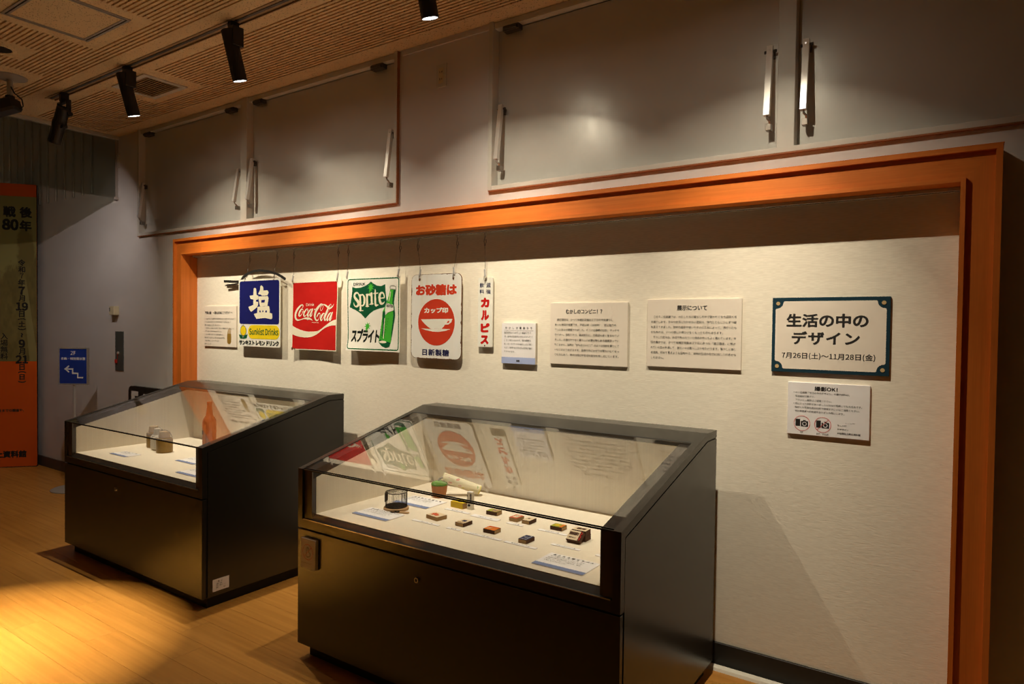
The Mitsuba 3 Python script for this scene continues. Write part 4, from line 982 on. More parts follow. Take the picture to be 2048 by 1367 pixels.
t, f = board(0.758, 1.2635, 0.211, 0.2115, "panel_white", "small white text card with a blue bar, right of the narrow katakana sign", d=0.018)
g = []
for k, c in enumerate("むかしの看板たち"):
    g += polys(text(c, 0.0125, 0.023 + k * 0.0222, 0.181, 0.02, px=56))
obj("heading", f.map(flat(MultiPolygon(g), 0.0013)), "ink", t)
obj("rule", f.map(flat(sbox(0.014, 0.1715, 0.198, 0.1725), 0.0013)), "ink_grey", t)
obj("body_text", f.map(flat(lines(["渡辺酒店から伝わった看板たちで", "す。店内で広告のためにかけられて", "いたと考えられます。昔の看板は", "ホーローやブリキを使うことが多い", "です。現代ではデジタル広告が増え", "てきています。"], 0.015, 0.166, 0.0112, 0.0195, px=36, width=0.183), 0.0013)), "ink_grey", t)
obj("blue_bar", f.map(flat(sbox(0.0007, 0.0007, 0.2103, 0.034), 0.0013)), "bar_blue", t)
obj("bar_text", f.map(flat(text("看板", 0.0105, 0.105, 0.012, 0.03, align="c"), 0.002)), "ink", t)

t, f = board(1.0508, 1.2736, 0.4213, 0.3026, "panel_cream", "cream text panel with eight lines, right of the small white card")
obj("heading", f.map(flat(fit(text("むかしのコンビニ！？", 1, bold=0.03), 0.090, 0.249, 0.288, 0.271), 0.0013)), "ink", t)
obj("body_text", f.map(flat(lines(["　渡辺酒店は、かつて板橋区常盤台三丁目の中央通りに", "あった地域の酒屋です。平成10年（1998年）、店に残され", "ていた品々が寄贈されました。そこには酒類のほか、マッチや", "ライター、虫取りカゴ、殺虫剤など、日用品も多く含まれてい", "ました。お酒だけでなく暮らしに必要な物もある程度扱ってい", "たことから、当時の“まちのコンビニ”のような役割を果たして", "いたことがうかがえます。品物の中には今では見かけなくなっ", "たものもあり、時代の流行や生活の変化を映し出しています。"], 0.026, 0.226, 0.0128, 0.0247, 0.006, px=40, width=0.352), 0.0013)), "ink", t)

t, f = board(1.5687, 1.2830, 0.4245, 0.3040, "panel_cream", "cream text panel with nine lines, directly left of the title plaque")
obj("heading", f.map(flat(fit(text("展示について", 1, bold=0.025), 0.140, 0.253, 0.276, 0.276), 0.0013)), "ink", t)
obj("body_text", f.map(flat(lines(["　このミニ企画展では、わたしたちの暮らしの中で使われてきた道具たち", "を紹介します。日々の生活に欠かせない道具は、時代とともに少しずつ姿", "を変えてきました。技術の進歩や使いやすさの工夫によって、流行ったも", "のもあれば、いつの間にか見かけなくなったものもあります。", "　そうした変化は、お店で売られていた商品の中にもよく表れています。今", "回の展示では、かつて板橋区常盤台三丁目にあった「渡辺酒店」に残さ", "れていた品々を通して、昔の人々の暮らしぶりをたどります。懐かしく感じ", "る道具、初めて見るような品物から、当時の生活が身近に感じられるかも", "しれません。"], 0.018, 0.2315, 0.0120, 0.0230, 0.006, px=40, width=0.385), 0.0013)), "ink", t)

t, f = board(2.1167, 1.2857, 0.4250, 0.3013, "teal", "large title plaque with dark teal border and four corner studs", name="title_plaque", edge="teal", category="plaque")
w, h = 0.4250, 0.3013
inn = rrect(0.0125, 0.0135, w - 0.0125, h - 0.0145, 0.010)
for cx, cz in ((0.0125, 0.0135), (w - 0.0125, 0.0135), (0.0125, h - 0.0145), (w - 0.0125, h - 0.0145)):
    inn = inn.difference(Point(cx + (0.004 if cx < 0.2 else -0.004), cz + (0.004 if cz < 0.15 else -0.004)).buffer(0.026))
inn = inn.buffer(-0.006).buffer(0.012).buffer(-0.006)
obj("cream_field", f.map(flat(inn, 0.0013)), "panel_cream", t)
obj("title_lettering", f.map(flat(unary_union([fit(text("生活の中の", 1, bold=0.035, px=96), 0.056, 0.182, 0.352, 0.236), fit(text("デザイン", 1, bold=0.035, px=96, track=0.06), 0.077, 0.113, 0.324, 0.166)]), 0.002)), "ink", t)
obj("date_lettering", f.map(flat(fit(text("7月26日(土)～11月28日(金)", 1, bold=0.012, px=80), 0.040, 0.053, 0.378, 0.081), 0.002)), "ink", t)
for cx, cz in ((0.022, 0.0225), (w - 0.022, 0.0225), (0.022, h - 0.0235), (w - 0.022, h - 0.0235)):
    obj("stud", f.map(slab(Point(cx, cz).buffer(0.0078), 0.0008, 0.0024)), "brass_stud", t)

t, f = board(2.1833, 1.0365, 0.297, 0.2098, "panel_white", "white photography notice with two camera icons, below the title plaque", name="notice_panel", d=0.012, edge="panel_white", category="notice")
obj("heading", f.map(flat(fit(text("撮影OK！", 1, bold=0.025), 0.100, 0.1785, 0.184, 0.1965), 0.0013)), "ink", t)
obj("body_text", f.map(flat(lines(["・ミニ企画展「生活の中のデザイン」の展示資料は、", "　写真撮影可能です。", "・フラッシュ撮影はご遠慮ください。", "・気に入った資料がありましたらSNSで投稿しても大丈夫です。", "・撮影した写真を営利目的で使用することはご遠慮ください。", "・他の来館者への配慮を忘れずにお願いします。"], 0.019, 0.174, 0.0089, 0.0150, 0.01, px=40), 0.0013)), "ink", t)
def cam_icon(cx, cy):
    return unary_union([sbox(cx - 0.024, cy - 0.012, cx - 0.007, cy + 0.016), (rrect(cx - 0.004, cy - 0.013, cx + 0.023, cy + 0.009, 0.002).union(sbox(cx + 0.004, cy + 0.006, cx + 0.014, cy + 0.013))).difference(Point(cx + 0.0095, cy - 0.002).buffer(0.0085).difference(Point(cx + 0.0095, cy - 0.002).buffer(0.0055)))])
obj("camera_icon", f.map(flat(cam_icon(0.056, 0.046), 0.0013)), "ink", t)
obj("camera_icon", f.map(flat(cam_icon(0.133, 0.046).difference(star(0.137, 0.054, 0.006, 6)), 0.0013)), "ink", t)
rg1 = lambda cx: Point(cx, 0.046).buffer(0.0305).difference(Point(cx, 0.046).buffer(0.0290))
obj("ok_ring", f.map(flat(rg1(0.056), 0.002)), "ink_red", t)
obj("no_ring", f.map(flat(rg1(0.133).union(LineString([(0.112, 0.025), (0.154, 0.067)]).buffer(0.0008)), 0.002)), "ink_red", t)
obj("caption", f.map(flat(text("OK", 0.0085, 0.056, 0.0065, 0.01, align="c"), 0.0013)), "ink", t)
obj("caption", f.map(flat(text("NO　Flash", 0.0085, 0.133, 0.0055, 0.01, align="c", track=0.05), 0.0013)), "ink", t)
obj("hashtags", f.map(flat(unary_union([text("ハッシュタグ", 0.0058, 0.214, 0.058, align="l"), text("＃レトロ", 0.0082, 0.185, 0.0455, 0.01), text("＃デザイン", 0.0082, 0.185, 0.0305, 0.01), text("＃板橋区立郷土資料館", 0.0082, 0.185, 0.0150, 0.01)]), 0.0013)), "ink", t)


# ------------------------------------------------------------------ the two display cases
W, D = 1.5365, 0.9153
ZT, ZR, ZS, ZB, YS = 0.8288, 1.0347, 0.5725, 0.062, 0.8005
def slope(y):
    return ZT + (ZR - ZT) * min(y, YS) / YS
DECK = 0.634


def prism_x(pts, x0, x1):
    """a (y, z) outline drawn out along x"""
    m = slab(Polygon(pts), 0, x1 - x0)
    v = m.vertices.copy()
    m.vertices = np.stack([v[:, 2] + x0, v[:, 0], v[:, 1]], -1)
    return m


def make_case(X, Y, label):
    t = thing("display_case", label, "display case")
    mv = lambda m: (m.apply_translation([X, Y, 0]), m)[-1]
    put = lambda name, m, b, par=None, **k: obj(name, mv(m), b, par or t, **k)
    put("plinth", bx(0.03, W - 0.03, 0.044, D - 0.02, 0.0, ZB + 0.01), "case_matte")
    put("body", bx(0.004, W - 0.004, 0.022, D - 0.002, ZB + 0.002, 0.57), "case_matte")
    fp = put("front_panel", cbx(0, W, 0, 0.022, ZB, 0.566, 0.0018), "case_black")
    k = 1 if X > 0 else 0
    lx, lz = (0.70, 0.4945) if k else (0.660, 0.4945)
    lk = put("lock", cyl((lx, 0.002, lz), (lx, -0.007, lz), 0.0105, 24), "chrome", fp, smooth=30)
    put("keyhole", cat(cyl((lx, -0.0068, lz), (lx, -0.0078, lz), 0.006, 16), bx(lx - 0.0012, lx + 0.0012, -0.0085, -0.0075, lz - 0.004, lz + 0.004)), "dark_metal", lk)
    # sides: a frame strip along the edge, a fine groove, and the side panel
    for s in (0, 1):
        xa, xb = (0, 0.022) if s == 0 else (W - 0.022, W)
        put("side_panel", prism_x([(0.031, ZB), (D, ZB), (D, 0.9985), (YS + 0.004, 0.9985), (0.031, slope(0.031) - 0.0345)], xa + (0.0 if s else 0.0), xb), "case_black")
        xi0, xi1 = (0, 0.028) if s == 0 else (W - 0.028, W)
        put("edge_rail", cat(prism_x([(0, ZT), (YS, ZR), (D, ZR), (D, ZR - 0.031), (YS, ZR - 0.031), (0, ZT - 0.030)], xi0, xi1), prism_x([(0, 0.5725), (0.028, 0.5725), (0.028, ZT - 0.02), (0, ZT - 0.028)], xi0, xi1)), "case_black")
        put("groove", prism_x([(0.01, 0.58), (D - 0.004, 0.58), (D - 0.004, ZR - 0.02), (YS, ZR - 0.02), (0.01, ZT - 0.02)], xa + 0.004, xb - 0.004), "case_matte")
    put("bottom_rail", cat(cbx(0, W, 0, 0.03, 0.5725, 0.611, 0.001), bx(0.02, W - 0.02, 0.009, 0.03, 0.565, 0.5725)), "case_black")
    put("glazing_bead", bx(0.034, W - 0.034, -0.0012, 0.004, 0.6105, 0.6135), "chrome")
    put("inner_sill", cat(prism_x([(0.008, 0.611), (0.034, 0.6325), (0.034, 0.60), (0.008, 0.60)], 0.028, W - 0.028)), "case_matte")
    put("jamb", bx(0.026, 0.0765, 0.012, 0.034, 0.61, ZT - 0.004), "case_black")
    put("jamb", bx(W - 0.0765, W - 0.026, 0.012, 0.034, 0.61, ZT - 0.004), "case_black")
    put("top_rail", prism_x([(0.70, slope(0.70)), (YS, ZR), (D, ZR), (D, ZR - 0.034), (YS, ZR - 0.034), (0.70, slope(0.70) - 0.02)], 0.026, W - 0.026), "case_black")
    put("back_panel", bx(0.004, W - 0.004, D - 0.012, D, ZB, ZR - 0.03), "case_matte")
    for a, b in ((0.024, 0.078), (W - 0.078, W - 0.024)):
        put("ledge", prism_x([(0.02, slope(0.02) - 0.010), (0.76, slope(0.76) - 0.010), (0.76, slope(0.76) - 0.045), (0.02, slope(0.02) - 0.045)], a, b), "case_matte")
    put("display_deck", bx(0.03, W - 0.03, 0.032, 0.81, 0.60, DECK), "deck_cloth")
    put("lining", cat(*[prism_x([(0.034, DECK - 0.01), (0.806, DECK - 0.01), (0.806, slope(0.8) - 0.044), (0.034, slope(0.034) - 0.044)], a, b) for a, b in ((0.026, 0.078), (W - 0.078, W - 0.026))], bx(0.03, W - 0.03, 0.802, 0.85, DECK - 0.01, ZR - 0.034)), "deck_cloth")
    q = lambda pts: mv(trimesh.Trimesh(np.array(pts, float), [[0, 1, 2], [0, 2, 3]], process=False))
    obj("front_glass", q([(0.02, 0.007, 0.6), (W - 0.02, 0.007, 0.6), (W - 0.02, 0.007, slope(0.007) - 0.003), (0.02, 0.007, slope(0.007) - 0.003)]), "glass", t)
    obj("top_glass", q([(0.020, 0.004, slope(0.004) - 0.002), (W - 0.020, 0.004, slope(0.004) - 0.002), (W - 0.020, 0.71, slope(0.71) - 0.002), (0.020, 0.71, slope(0.71) - 0.002)]), "glass", t)
    put("glass_edge", cat(bx(0.028, W - 0.028, 0.0015, 0.0045, 0.8235, 0.8285), bx(0.028, W - 0.028, 0.0095, 0.0125, 0.8275, 0.8320)) if k else bx(0.028, W - 0.028, 0.002, 0.009, 0.8225, 0.8285), "seal_black")
    put("top_seal", prism_x([(0.695, slope(0.695) - 0.001), (0.701, slope(0.701) + 0.0006), (0.701, slope(0.701) - 0.02), (0.695, slope(0.695) - 0.02)], 0.028, W - 0.028), "seal_black")
    return t


X1_, Y1_, X2_, Y2_ = -1.9006, -1.012, 0.3881, -1.017
make_case(X1_, Y1_, "black slanted glass display case holding clay jars and an orange bottle")
make_case(X2_, Y2_, "black slanted glass display case holding matchboxes and an insect cage")


def deckf(x, y, rot=0.0, z=DECK):
    c, s = math.cos(rot), math.sin(rot)
    return Fr([x, y, z], [c, s, 0], [-s, c, 0])


def card(x, y, w, d, heading, rows, label, rot=0.0):
    t = thing("label_card", label, "card")
    f = deckf(x, y, rot)
    obj("board", f.map(slab(sbox(0, 0, w, d), 0.0003, 0.003)), "card_white", t)
    obj("blue_bar", f.map(flat(sbox(0.0, 0.0, w, d * 0.19), 0.0037)), "card_blue", t)
    g = []
    st = (w - 0.03) / max(len(heading), 1)
    for k, c in enumerate(heading):
        g += polys(text(c, min(st * 0.72, 0.0125), 0.018 + k * st, d * 0.86, 0.02, px=36))
    obj("heading", f.map(flat(MultiPolygon(g), 0.0038)), "ink", t)
    obj("body_text", f.map(flat(lines(rows, 0.014, d * 0.80, 0.0088, 0.0152, 0.01, px=28, width=w - 0.028), 0.0038)), "ink_grey", t)
    return t


card(0.588, -0.890, 0.205, 0.116, "昔の暮らしにあった虫かご", ["虫を入れて鳴き声や姿を楽しむため", "のかごです。夏になると子どもたち", "がこぞって虫取りに出かけました。"], "white card with a blue bar in front of the insect cage in the right case")
card(0.594, -0.648, 0.205, 0.146, "噴霧器と花柄の筒", ["薬剤を筒に入れ、手で押して霧にし", "て使いました。明るい花柄の色づか", "いは、当時の流行をよく表していま", "す。"], "white card with a blue bar behind the insect cage in the right case")
card(1.553, -0.945, 0.200, 0.133, "あふれる燐寸ラベル", ["マッチ箱の小さなラベルには、店の", "名前や商品の絵がさまざまにえがか", "れました。広告として配られ、集め", "て楽しむ人もいました。"], "white card with a blue bar at the right front corner of the right case")
card(-1.619, -0.875, 0.195, 0.098, "汽車土瓶", ["駅で売られたお茶の容器", "ふたは湯のみになります"], "white card with blue bar lying left in front of the clay jars")
card(-1.098, -0.746, 0.195, 0.118, "ビール瓶", ["昔のガラスびんです。", "色や形が今とは少し違います。"], "white card with blue bar right of the jars, further from the front glass")
card(-0.785, -0.917, 0.200, 0.120, "ラベル", ["紙のラベルが残っています。", "商標のデザインが目をひきます。"], "white card with blue bar in the left case's right front corner")


def strip(x, y, w, s, lab, d=0.017):
    t = thing("label_strip", lab, "label", "caption strips in the right case")
    f = deckf(x, y - 0.004)
    obj("paper", f.map(slab(sbox(0, 0, w, d), 0.0003, 0.0022)), "card_white", t)
    obj("lettering", f.map(flat(text(s, 0.0085, w / 2, d * 0.28, 0.01, px=28, align="c", track=0.25), 0.0029)), "ink_grey", t)


strip(0.864, -0.805, 0.144, "白梅印マッチ箱", "caption strip in front of the red and cream matchbox, front row")
strip(1.053, -0.805, 0.066, "燐寸箱", "short caption strip in front of the brown matchbox with a dark picture, front row")
strip(1.143, -0.808, 0.181, "広告用マッチ箱 昭和時代", "long caption strip in front of the orange matchbox, front row")
strip(1.342, -0.810, 0.143, "喫茶店のマッチ箱", "caption strip in front of the dark blue matchbox, front row")
strip(0.864, -0.592, 0.134, "徳用マッチ箱", "caption strip in front of the yellow box, back row", 0.02)
strip(1.021, -0.606, 0.141, "家庭用マッチ箱", "wide two-line caption strip in front of the green and brown matchbox, back row", 0.032)
strip(1.209, -0.602, 0.077, "マッチ箱", "short caption strip in front of the pair of matchboxes, back row")
strip(1.363, -0.602, 0.131, "小型マッチ箱", "caption strip in front of the olive matchbox, back row")
strip(1.502, -0.728, 0.121, "引出し式マッチ箱", "caption strip in front of the opened matchbox")
strip(1.694, -0.737, 0.10, "燐寸", "caption strip half hidden behind the right post of the right case")


def matchbox(x, y, w, d, h, top, side, label, rot=0.0, pic=None):
    t = thing("matchbox", label, "matchbox", None)
    f = deckf(x, y, rot)
    obj("sleeve", f.map(slab(sbox(0.0, 0.001, w, d - 0.001), 0.0004, h)), side, t)
    obj("tray", f.map(slab(sbox(-0.0006, 0.002, w + 0.0006, d - 0.002) if w > d else sbox(0.002, 0.0, w - 0.002, d), 0.0016, h - 0.0012)), "box_card", t)
    lb = obj("printed_label", f.map(flat(sbox(0.0006, 0.0016, w - 0.0006, d - 0.0016), h + 0.0006)), top, t)
    if pic is not None:
        for g, b in pic(w, d):
            obj("picture", f.map(flat(g, h + 0.0013)), b, lb)


matchbox(0.858, -0.546, 0.072, 0.056, 0.026, "box_yellow", "box_yellow", "yellow oblong box with a dark emblem, left end of the back row", -0.05, lambda w, d: [(ell(w * 0.55, d * 0.5, w * 0.2, d * 0.24), "print_navy"), (star(w * 0.55, d * 0.5, d * 0.14, 6), "print_cream")])
matchbox(0.890, -0.748, 0.070, 0.058, 0.016, "print_cream", "box_card", "cream matchbox with red figures, left end of the front row", -0.15, lambda w, d: [(star(w * 0.35, d * 0.5, d * 0.34, 7, 0.55), "print_red"), (ell(w * 0.62, d * 0.4, w * 0.12, d * 0.18), "print_red")])
matchbox(1.057, -0.757, 0.044, 0.060, 0.015, "print_cream", "box_dark", "brown matchbox with a small dark picture, second in the front row", -0.03, lambda w, d: [(sbox(w * 0.3, d * 0.42, w * 0.75, d * 0.72), "print_navy"), (sbox(w * 0.1, d * 0.1, w * 0.9, d * 0.24), "box_card")])
matchbox(1.205, -0.762, 0.054, 0.048, 0.015, "print_orange", "box_dark", "orange matchbox, third in the front row", 0.03, lambda w, d: [(Polygon([(w * 0.1, d * 0.25), (w * 0.5, d * 0.7), (w * 0.42, d * 0.3)]), "print_cream"), (sbox(w * 0.06, d * 0.82, w * 0.94, d * 0.94), "print_red")])
matchbox(1.388, -0.783, 0.038, 0.058, 0.015, "print_navy", "box_dark", "dark blue matchbox with thin white lines, fourth in the front row", 0.0, lambda w, d: [(unary_union([sbox(w * 0.1, d * 0.12, w * 0.9, d * 0.15), sbox(w * 0.75, d * 0.2, w * 0.8, d * 0.9), sbox(w * 0.2, d * 0.5, w * 0.6, d * 0.55)]), "card_white")])
matchbox(1.060, -0.547, 0.055, 0.044, 0.016, "print_olive", "box_dark", "green and brown matchbox, between the white box and the pair of matchboxes", 0.04, lambda w, d: [(sbox(w * 0.4, d * 0.1, w * 0.95, d * 0.9), "box_card"), (sbox(w * 0.5, d * 0.2, w * 0.8, d * 0.5), "print_cream"), (ell(w * 0.5, d * 0.62, w * 0.16, d * 0.14), "print_navy")])
matchbox(1.196, -0.567, 0.040, 0.056, 0.015, "print_red", "box_card", "red matchbox with a pale picture, left one of the pair in the back row", -0.02, lambda w, d: [(sbox(w * 0.2, d * 0.2, w * 0.8, d * 0.85), "print_cream"), (ell(w * 0.5, d * 0.6, w * 0.2, d * 0.16), "print_navy")])
matchbox(1.260, -0.566, 0.038, 0.056, 0.015, "print_cream", "box_dark", "cream matchbox with a small black mark, right one of the pair in the back row", 0.0, lambda w, d: [(star(w * 0.45, d * 0.55, d * 0.15, 5), "ink")])
matchbox(1.399, -0.567, 0.053, 0.046, 0.015, "print_olive", "box_dark", "olive green matchbox, next to the stacked boxes in the back row", 0.02, lambda w, d: [(sbox(w * 0.72, d * 0.05, w * 0.97, d * 0.95), "print_orange"), (star(w * 0.4, d * 0.5, d * 0.3, 9, 0.7), "box_yellow")])

# the stacked boxes with one open tray
t = thing("matchbox", "dark two-layer matchbox behind the opened box with red matches", "matchbox")
f = deckf(1.532, -0.628, 0.02)
obj("sleeve", f.map(slab(sbox(0, 0, 0.062, 0.045), 0.0004, 0.021)), "box_dark", t)
obj("upper_box", f.map(slab(sbox(0.001, 0.001, 0.061, 0.044), 0.0215, 0.040)), "box_dark", t)
obj("printed_label", f.map(flat(sbox(0.002, 0.002, 0.060, 0.043), 0.0406)), "print_cream", t)
obj("lettering", f.map(flat(fit(text("徳用", 1, bold=0.04, px=36), 0.012, 0.014, 0.05, 0.036), 0.0412)), "box_dark", t)
t = thing("matchbox", "opened matchbox tilted up, lettered cream label and red matches showing", "matchbox")
c, s_ = math.cos(0.62), math.sin(0.62)
f = Fr([1.533, -0.668, DECK + 0.009], [1, 0, 0], [0, c, s_])
obj("tray", f.map(slab(sbox(0, 0, 0.058, 0.046), -0.010, 0.006)), "box_dark", t)
obj("printed_label", f.map(flat(sbox(0.0, 0.001, 0.047, 0.045), 0.0066)), "print_cream", t)
obj("lettering", f.map(flat(unary_union([fit(text("登録商標燐寸", 1, bold=0.05, px=36), 0.003, 0.023, 0.044, 0.038), fit(text("安全マッチ", 1, bold=0.02, px=36), 0.008, 0.009, 0.038, 0.015)]), 0.0074)), "box_dark", t)
rg = random.Random(5)
ms = []
for k in range(14):
    m = trimesh.creation.icosphere(1, 0.0022); m.apply_translation([0.0505 + 0.006 * rg.random(), 0.004 + 0.0028 * k, 0.0072 + 0.002 * rg.random()]); ms.append(m)
say(obj("match_heads", f.map(cat(ms)), "ink_red", t), "red match heads", kind="stuff")

# the tall small box
t = thing("white_box", "tall narrow white box with black marks, right of the yellow box", "box")
f = deckf(0.944, -0.535, 0.0)
obj("carton", f.map(slab(sbox(0, 0, 0.025, 0.020), 0.0004, 0.078)), "clay_white", t)
ff = wallf(0.944, DECK, -0.535)
obj("emblem", ff.map(flat(ell(0.0125, 0.020, 0.0075, 0.0055), 0.0008)), "ink", t)
obj("dark_corner", ff.map(flat(unary_union([sbox(0.017, 0.062, 0.0248, 0.072), sbox(0.0003, 0.058, 0.004, 0.066), sbox(0.018, 0.035, 0.0245, 0.062)]), 0.0009)), "ink_grey", t)
obj("lid_edge", f.map(slab(sbox(0.001, 0.001, 0.024, 0.019), 0.0782, 0.0792)), "card_white", t)

# insect cage
t = thing("insect_cage", "round black wire insect cage on a wooden disc in the right case", "cage")
cx, cy, rc, hc = 0.690, -0.722, 0.0475, 0.078
obj("base_disc", lathe([(0, 0.0005), (0.056, 0.0005), (0.056, 0.010), (0.05, 0.013), (0, 0.013)], 40, (cx, cy, DECK)), "light_wood", t, smooth=30)
bars = []
for k in range(44):
    a = 2 * math.pi * k / 44
    bars.append(cyl((cx + rc * math.cos(a), cy + rc * math.sin(a), DECK + 0.012), (cx + rc * math.cos(a), cy + rc * math.sin(a), DECK + hc), 0.00055 if k % 6 else 0.0011, 6))
for k, b in enumerate(bars):
    obj("bar", b, "cage_wire", t)
obj("hoop", torus((cx, cy, DECK + 0.016), rc, 0.0022), "cage_wire", t, smooth=True)
obj("hoop", torus((cx, cy, DECK + hc), rc, 0.0018), "cage_wire", t, smooth=True)
obj("floor_mesh", cat(*[cyl((cx - math.sqrt(max(rc ** 2 - d * d, 0)), cy + d, DECK + 0.016), (cx + math.sqrt(max(rc ** 2 - d * d, 0)), cy + d, DECK + 0.016), 0.0009, 6) for d in np.linspace(-0.044, 0.044, 19)], *[cyl((cx + d, cy - math.sqrt(max(rc ** 2 - d * d, 0)), DECK + 0.016), (cx + d, cy + math.sqrt(max(rc ** 2 - d * d, 0)), DECK + 0.016), 0.0009, 6) for d in np.linspace(-0.044, 0.044, 19)]), "cage_wire", t)
obj("roof_mesh", cat(*[cyl((cx - math.sqrt(max(rc ** 2 - d * d, 0)), cy + d, DECK + hc), (cx + math.sqrt(max(rc ** 2 - d * d, 0)), cy + d, DECK + hc), 0.0005, 5) for d in np.linspace(-0.044, 0.044, 15)]), "cage_wire", t)
dr_ = []
for k in range(7):
    a = math.radians(190 + 5.5 * k); dr_.append(cyl((cx + (rc + .001) * math.cos(a), cy + (rc + .001) * math.sin(a), DECK + 0.034), (cx + (rc + .001) * math.cos(a), cy + (rc + .001) * math.sin(a), DECK + 0.072), 0.0030, 6))
obj("door", cat(dr_), "cage_wire", t)
obj("hinge_ring", tube([(cx + rc, cy - 0.004, DECK + hc), (cx + rc + 0.006, cy - 0.004, DECK + hc - 0.003), (cx + rc + 0.006, cy - 0.004, DECK + hc - 0.02), (cx + rc + 0.002, cy - 0.004, DECK + hc - 0.028)], 0.0009, 6), "cage_wire", t)
t = thing("wooden_tag", "small worn wooden tag with a black ring, lying in front of the insect cage", "tag")
f = deckf(0.733, -0.770, 0.35)
obj("tag", f.map(slab(rrect(0, 0, 0.058, 0.018, 0.004), 0.0004, 0.005)), "light_wood", t)
obj("ring", cat(torus((0.722, -0.770, DECK + 0.004), 0.013, 0.0024), torus((0.736, -0.764, DECK + 0.0065), 0.009, 0.002)), "cage_wire", t, smooth=True)

# pot and floral tube
t = thing("insect_sprayer", "terracotta coloured pot with green top and a flower-printed tube leaning on it", "sprayer")
px_, py_ = 0.700, -0.440
obj("pot", lathe([(0, 0.0005), (0.027, 0.0005), (0.030, 0.004), (0.036, 0.03), (0.0385, 0.055), (0.037, 0.060), (0, 0.060)], 40, (px_, py_, DECK)), "terracotta", t, smooth=35)
rg = np.random.RandomState(3)
gm = trimesh.creation.icosphere(4, 1.0)
v = gm.vertices * [0.039, 0.039, 0.016]
v *= (1 + 0.05 * (meshkit.fbm(gm.vertices * 9, 3)[:, None] - 0.5) * 2)
gm.vertices = v + [px_, py_, DECK + 0.062]
obj("green_top", gm, "grass_green", t, smooth=True)
obj("nozzle", cat(tube([(px_ - 0.004, py_ - 0.006, DECK + 0.07), (px_ - 0.002, py_ + 0.002, DECK + 0.086), (px_ + 0.012, py_ + 0.014, DECK + 0.094)], 0.005, 10)), "wire_steel", t, smooth=True)
a0, a1 = np.array([px_ + 0.004, py_ + 0.020, DECK + 0.0925]), np.array([0.838, -0.300, DECK + 0.0255])
tb = cyl(a0, a1, 0.0235, 40)
ax_ = (a1 - a0) / np.linalg.norm(a1 - a0)
rel = tb.vertices - a0
u_ = np.arctan2(rel @ np.cross(ax_, [0, 0, 1.0]), rel @ [0, 0, 1.0]) / (2 * np.pi) + 0.5
v_ = (rel @ ax_) / np.linalg.norm(a1 - a0)
say(obj("tube", tb, "floral_print", t, uv=np.c_[u_, v_]), "cream tube printed with flowers")
# jars in the left case
def jar(x, y, r, h, bd, cupm, label, handle=False, square=False):
    t = thing("tea_jar", label, "jar", None)
    if square:
        b = cbx(x - r, x + r, y - r, y + r, DECK + 0.0005, DECK + h, r * 0.35)
        obj("body", b, bd, t)
    else:
        obj("body", lathe([(0, 0.0005), (r * 0.94, 0.0005), (r, 0.006), (r, h * 0.86), (r * 0.9, h * 0.96), (r * 0.6, h), (0, h)], 40, (x, y, DECK)), bd, t, smooth=35)
    obj("cup_lid", lathe([(0, h), (r * 0.66, h), (r * 0.70, h + 0.004), (r * 0.64, h + 0.036), (r * 0.58, h + 0.040), (0, h + 0.040)], 36, (x, y, DECK)), cupm, t, smooth=35)
    obj("wire_collar", torus((x, y, DECK + h * 0.93), r * 0.92, 0.0022), "wire_steel", t, smooth=True)
    for s in (-1, 1):
        obj("lug", trimesh.creation.icosphere(2, 0.007).apply_translation([x + s * r * 0.95 * 0.82, y + s * r * 0.95 * 0.57, DECK + h * 0.9]), bd, t, smooth=True)
    if handle:
        th = np.linspace(-0.35, math.pi * 0.72, 16)
        obj("wire_handle", tube([(x + r * 1.02 * math.cos(a) * 0.82, y + r * 1.02 * math.cos(a) * 0.57, DECK + h * 0.9 + 0.058 * math.sin(a)) for a in th], 0.0016, 6), "wire_steel", t, smooth=True)


jar(-1.640, -0.590, 0.042, 0.098, "clay_brown", "clay_tan", "slim brown clay jar with a cup lid, furthest back of the three jars", False)
jar(-1.525, -0.622, 0.037, 0.098, "clay_white", "clay_white", "off white square clay jar with a cup lid, in the middle of the three jars", True, True)
jar(-1.412, -0.640, 0.048, 0.092, "clay_brown", "clay_tan", "broad mustard brown clay jar with a wire handle, front one of the three jars", True)
t = thing("glass_bottle", "tall orange brown glass bottle standing at the back of the left case", "bottle")
bx_, by_ = -1.365, -0.365
obj("body", lathe([(0, 0.001), (0.038, 0.001), (0.0425, 0.006), (0.0425, 0.165), (0.040, 0.182), (0.030, 0.198), (0.022, 0.212), (0.0195, 0.235), (0.0155, 0.262), (0.0145, 0.28), (0.0165, 0.283), (0.0165, 0.300), (0, 0.300)], 48, (bx_, by_, DECK)), "glass_orange", t, smooth=40)
la = np.radians(np.linspace(-152, -62, 24)); lv = np.array([[bx_ + 0.0431 * math.cos(a), by_ + 0.0431 * math.sin(a), DECK + z] for z in (0.02, 0.155) for a in la])
n_ = len(la); lf = [[i, i + 1, n_ + i + 1] for i in range(n_ - 1)] + [[i, n_ + i + 1, n_ + i] for i in range(n_ - 1)]
lbk = obj("paper_label", trimesh.Trimesh(lv, lf, process=False), "label_orange", t, smooth=True)
lv2 = np.array([[bx_ + 0.0437 * math.cos(a), by_ + 0.0437 * math.sin(a), DECK + z] for z in (0.088, 0.112) for a in la[3:17]]); n_ = 14
lf = [[i, i + 1, n_ + i + 1] for i in range(n_ - 1)] + [[i, n_ + i + 1, n_ + i] for i in range(n_ - 1)]
obj("dark_band", trimesh.Trimesh(lv2, lf, process=False), "box_dark", lbk, smooth=True)

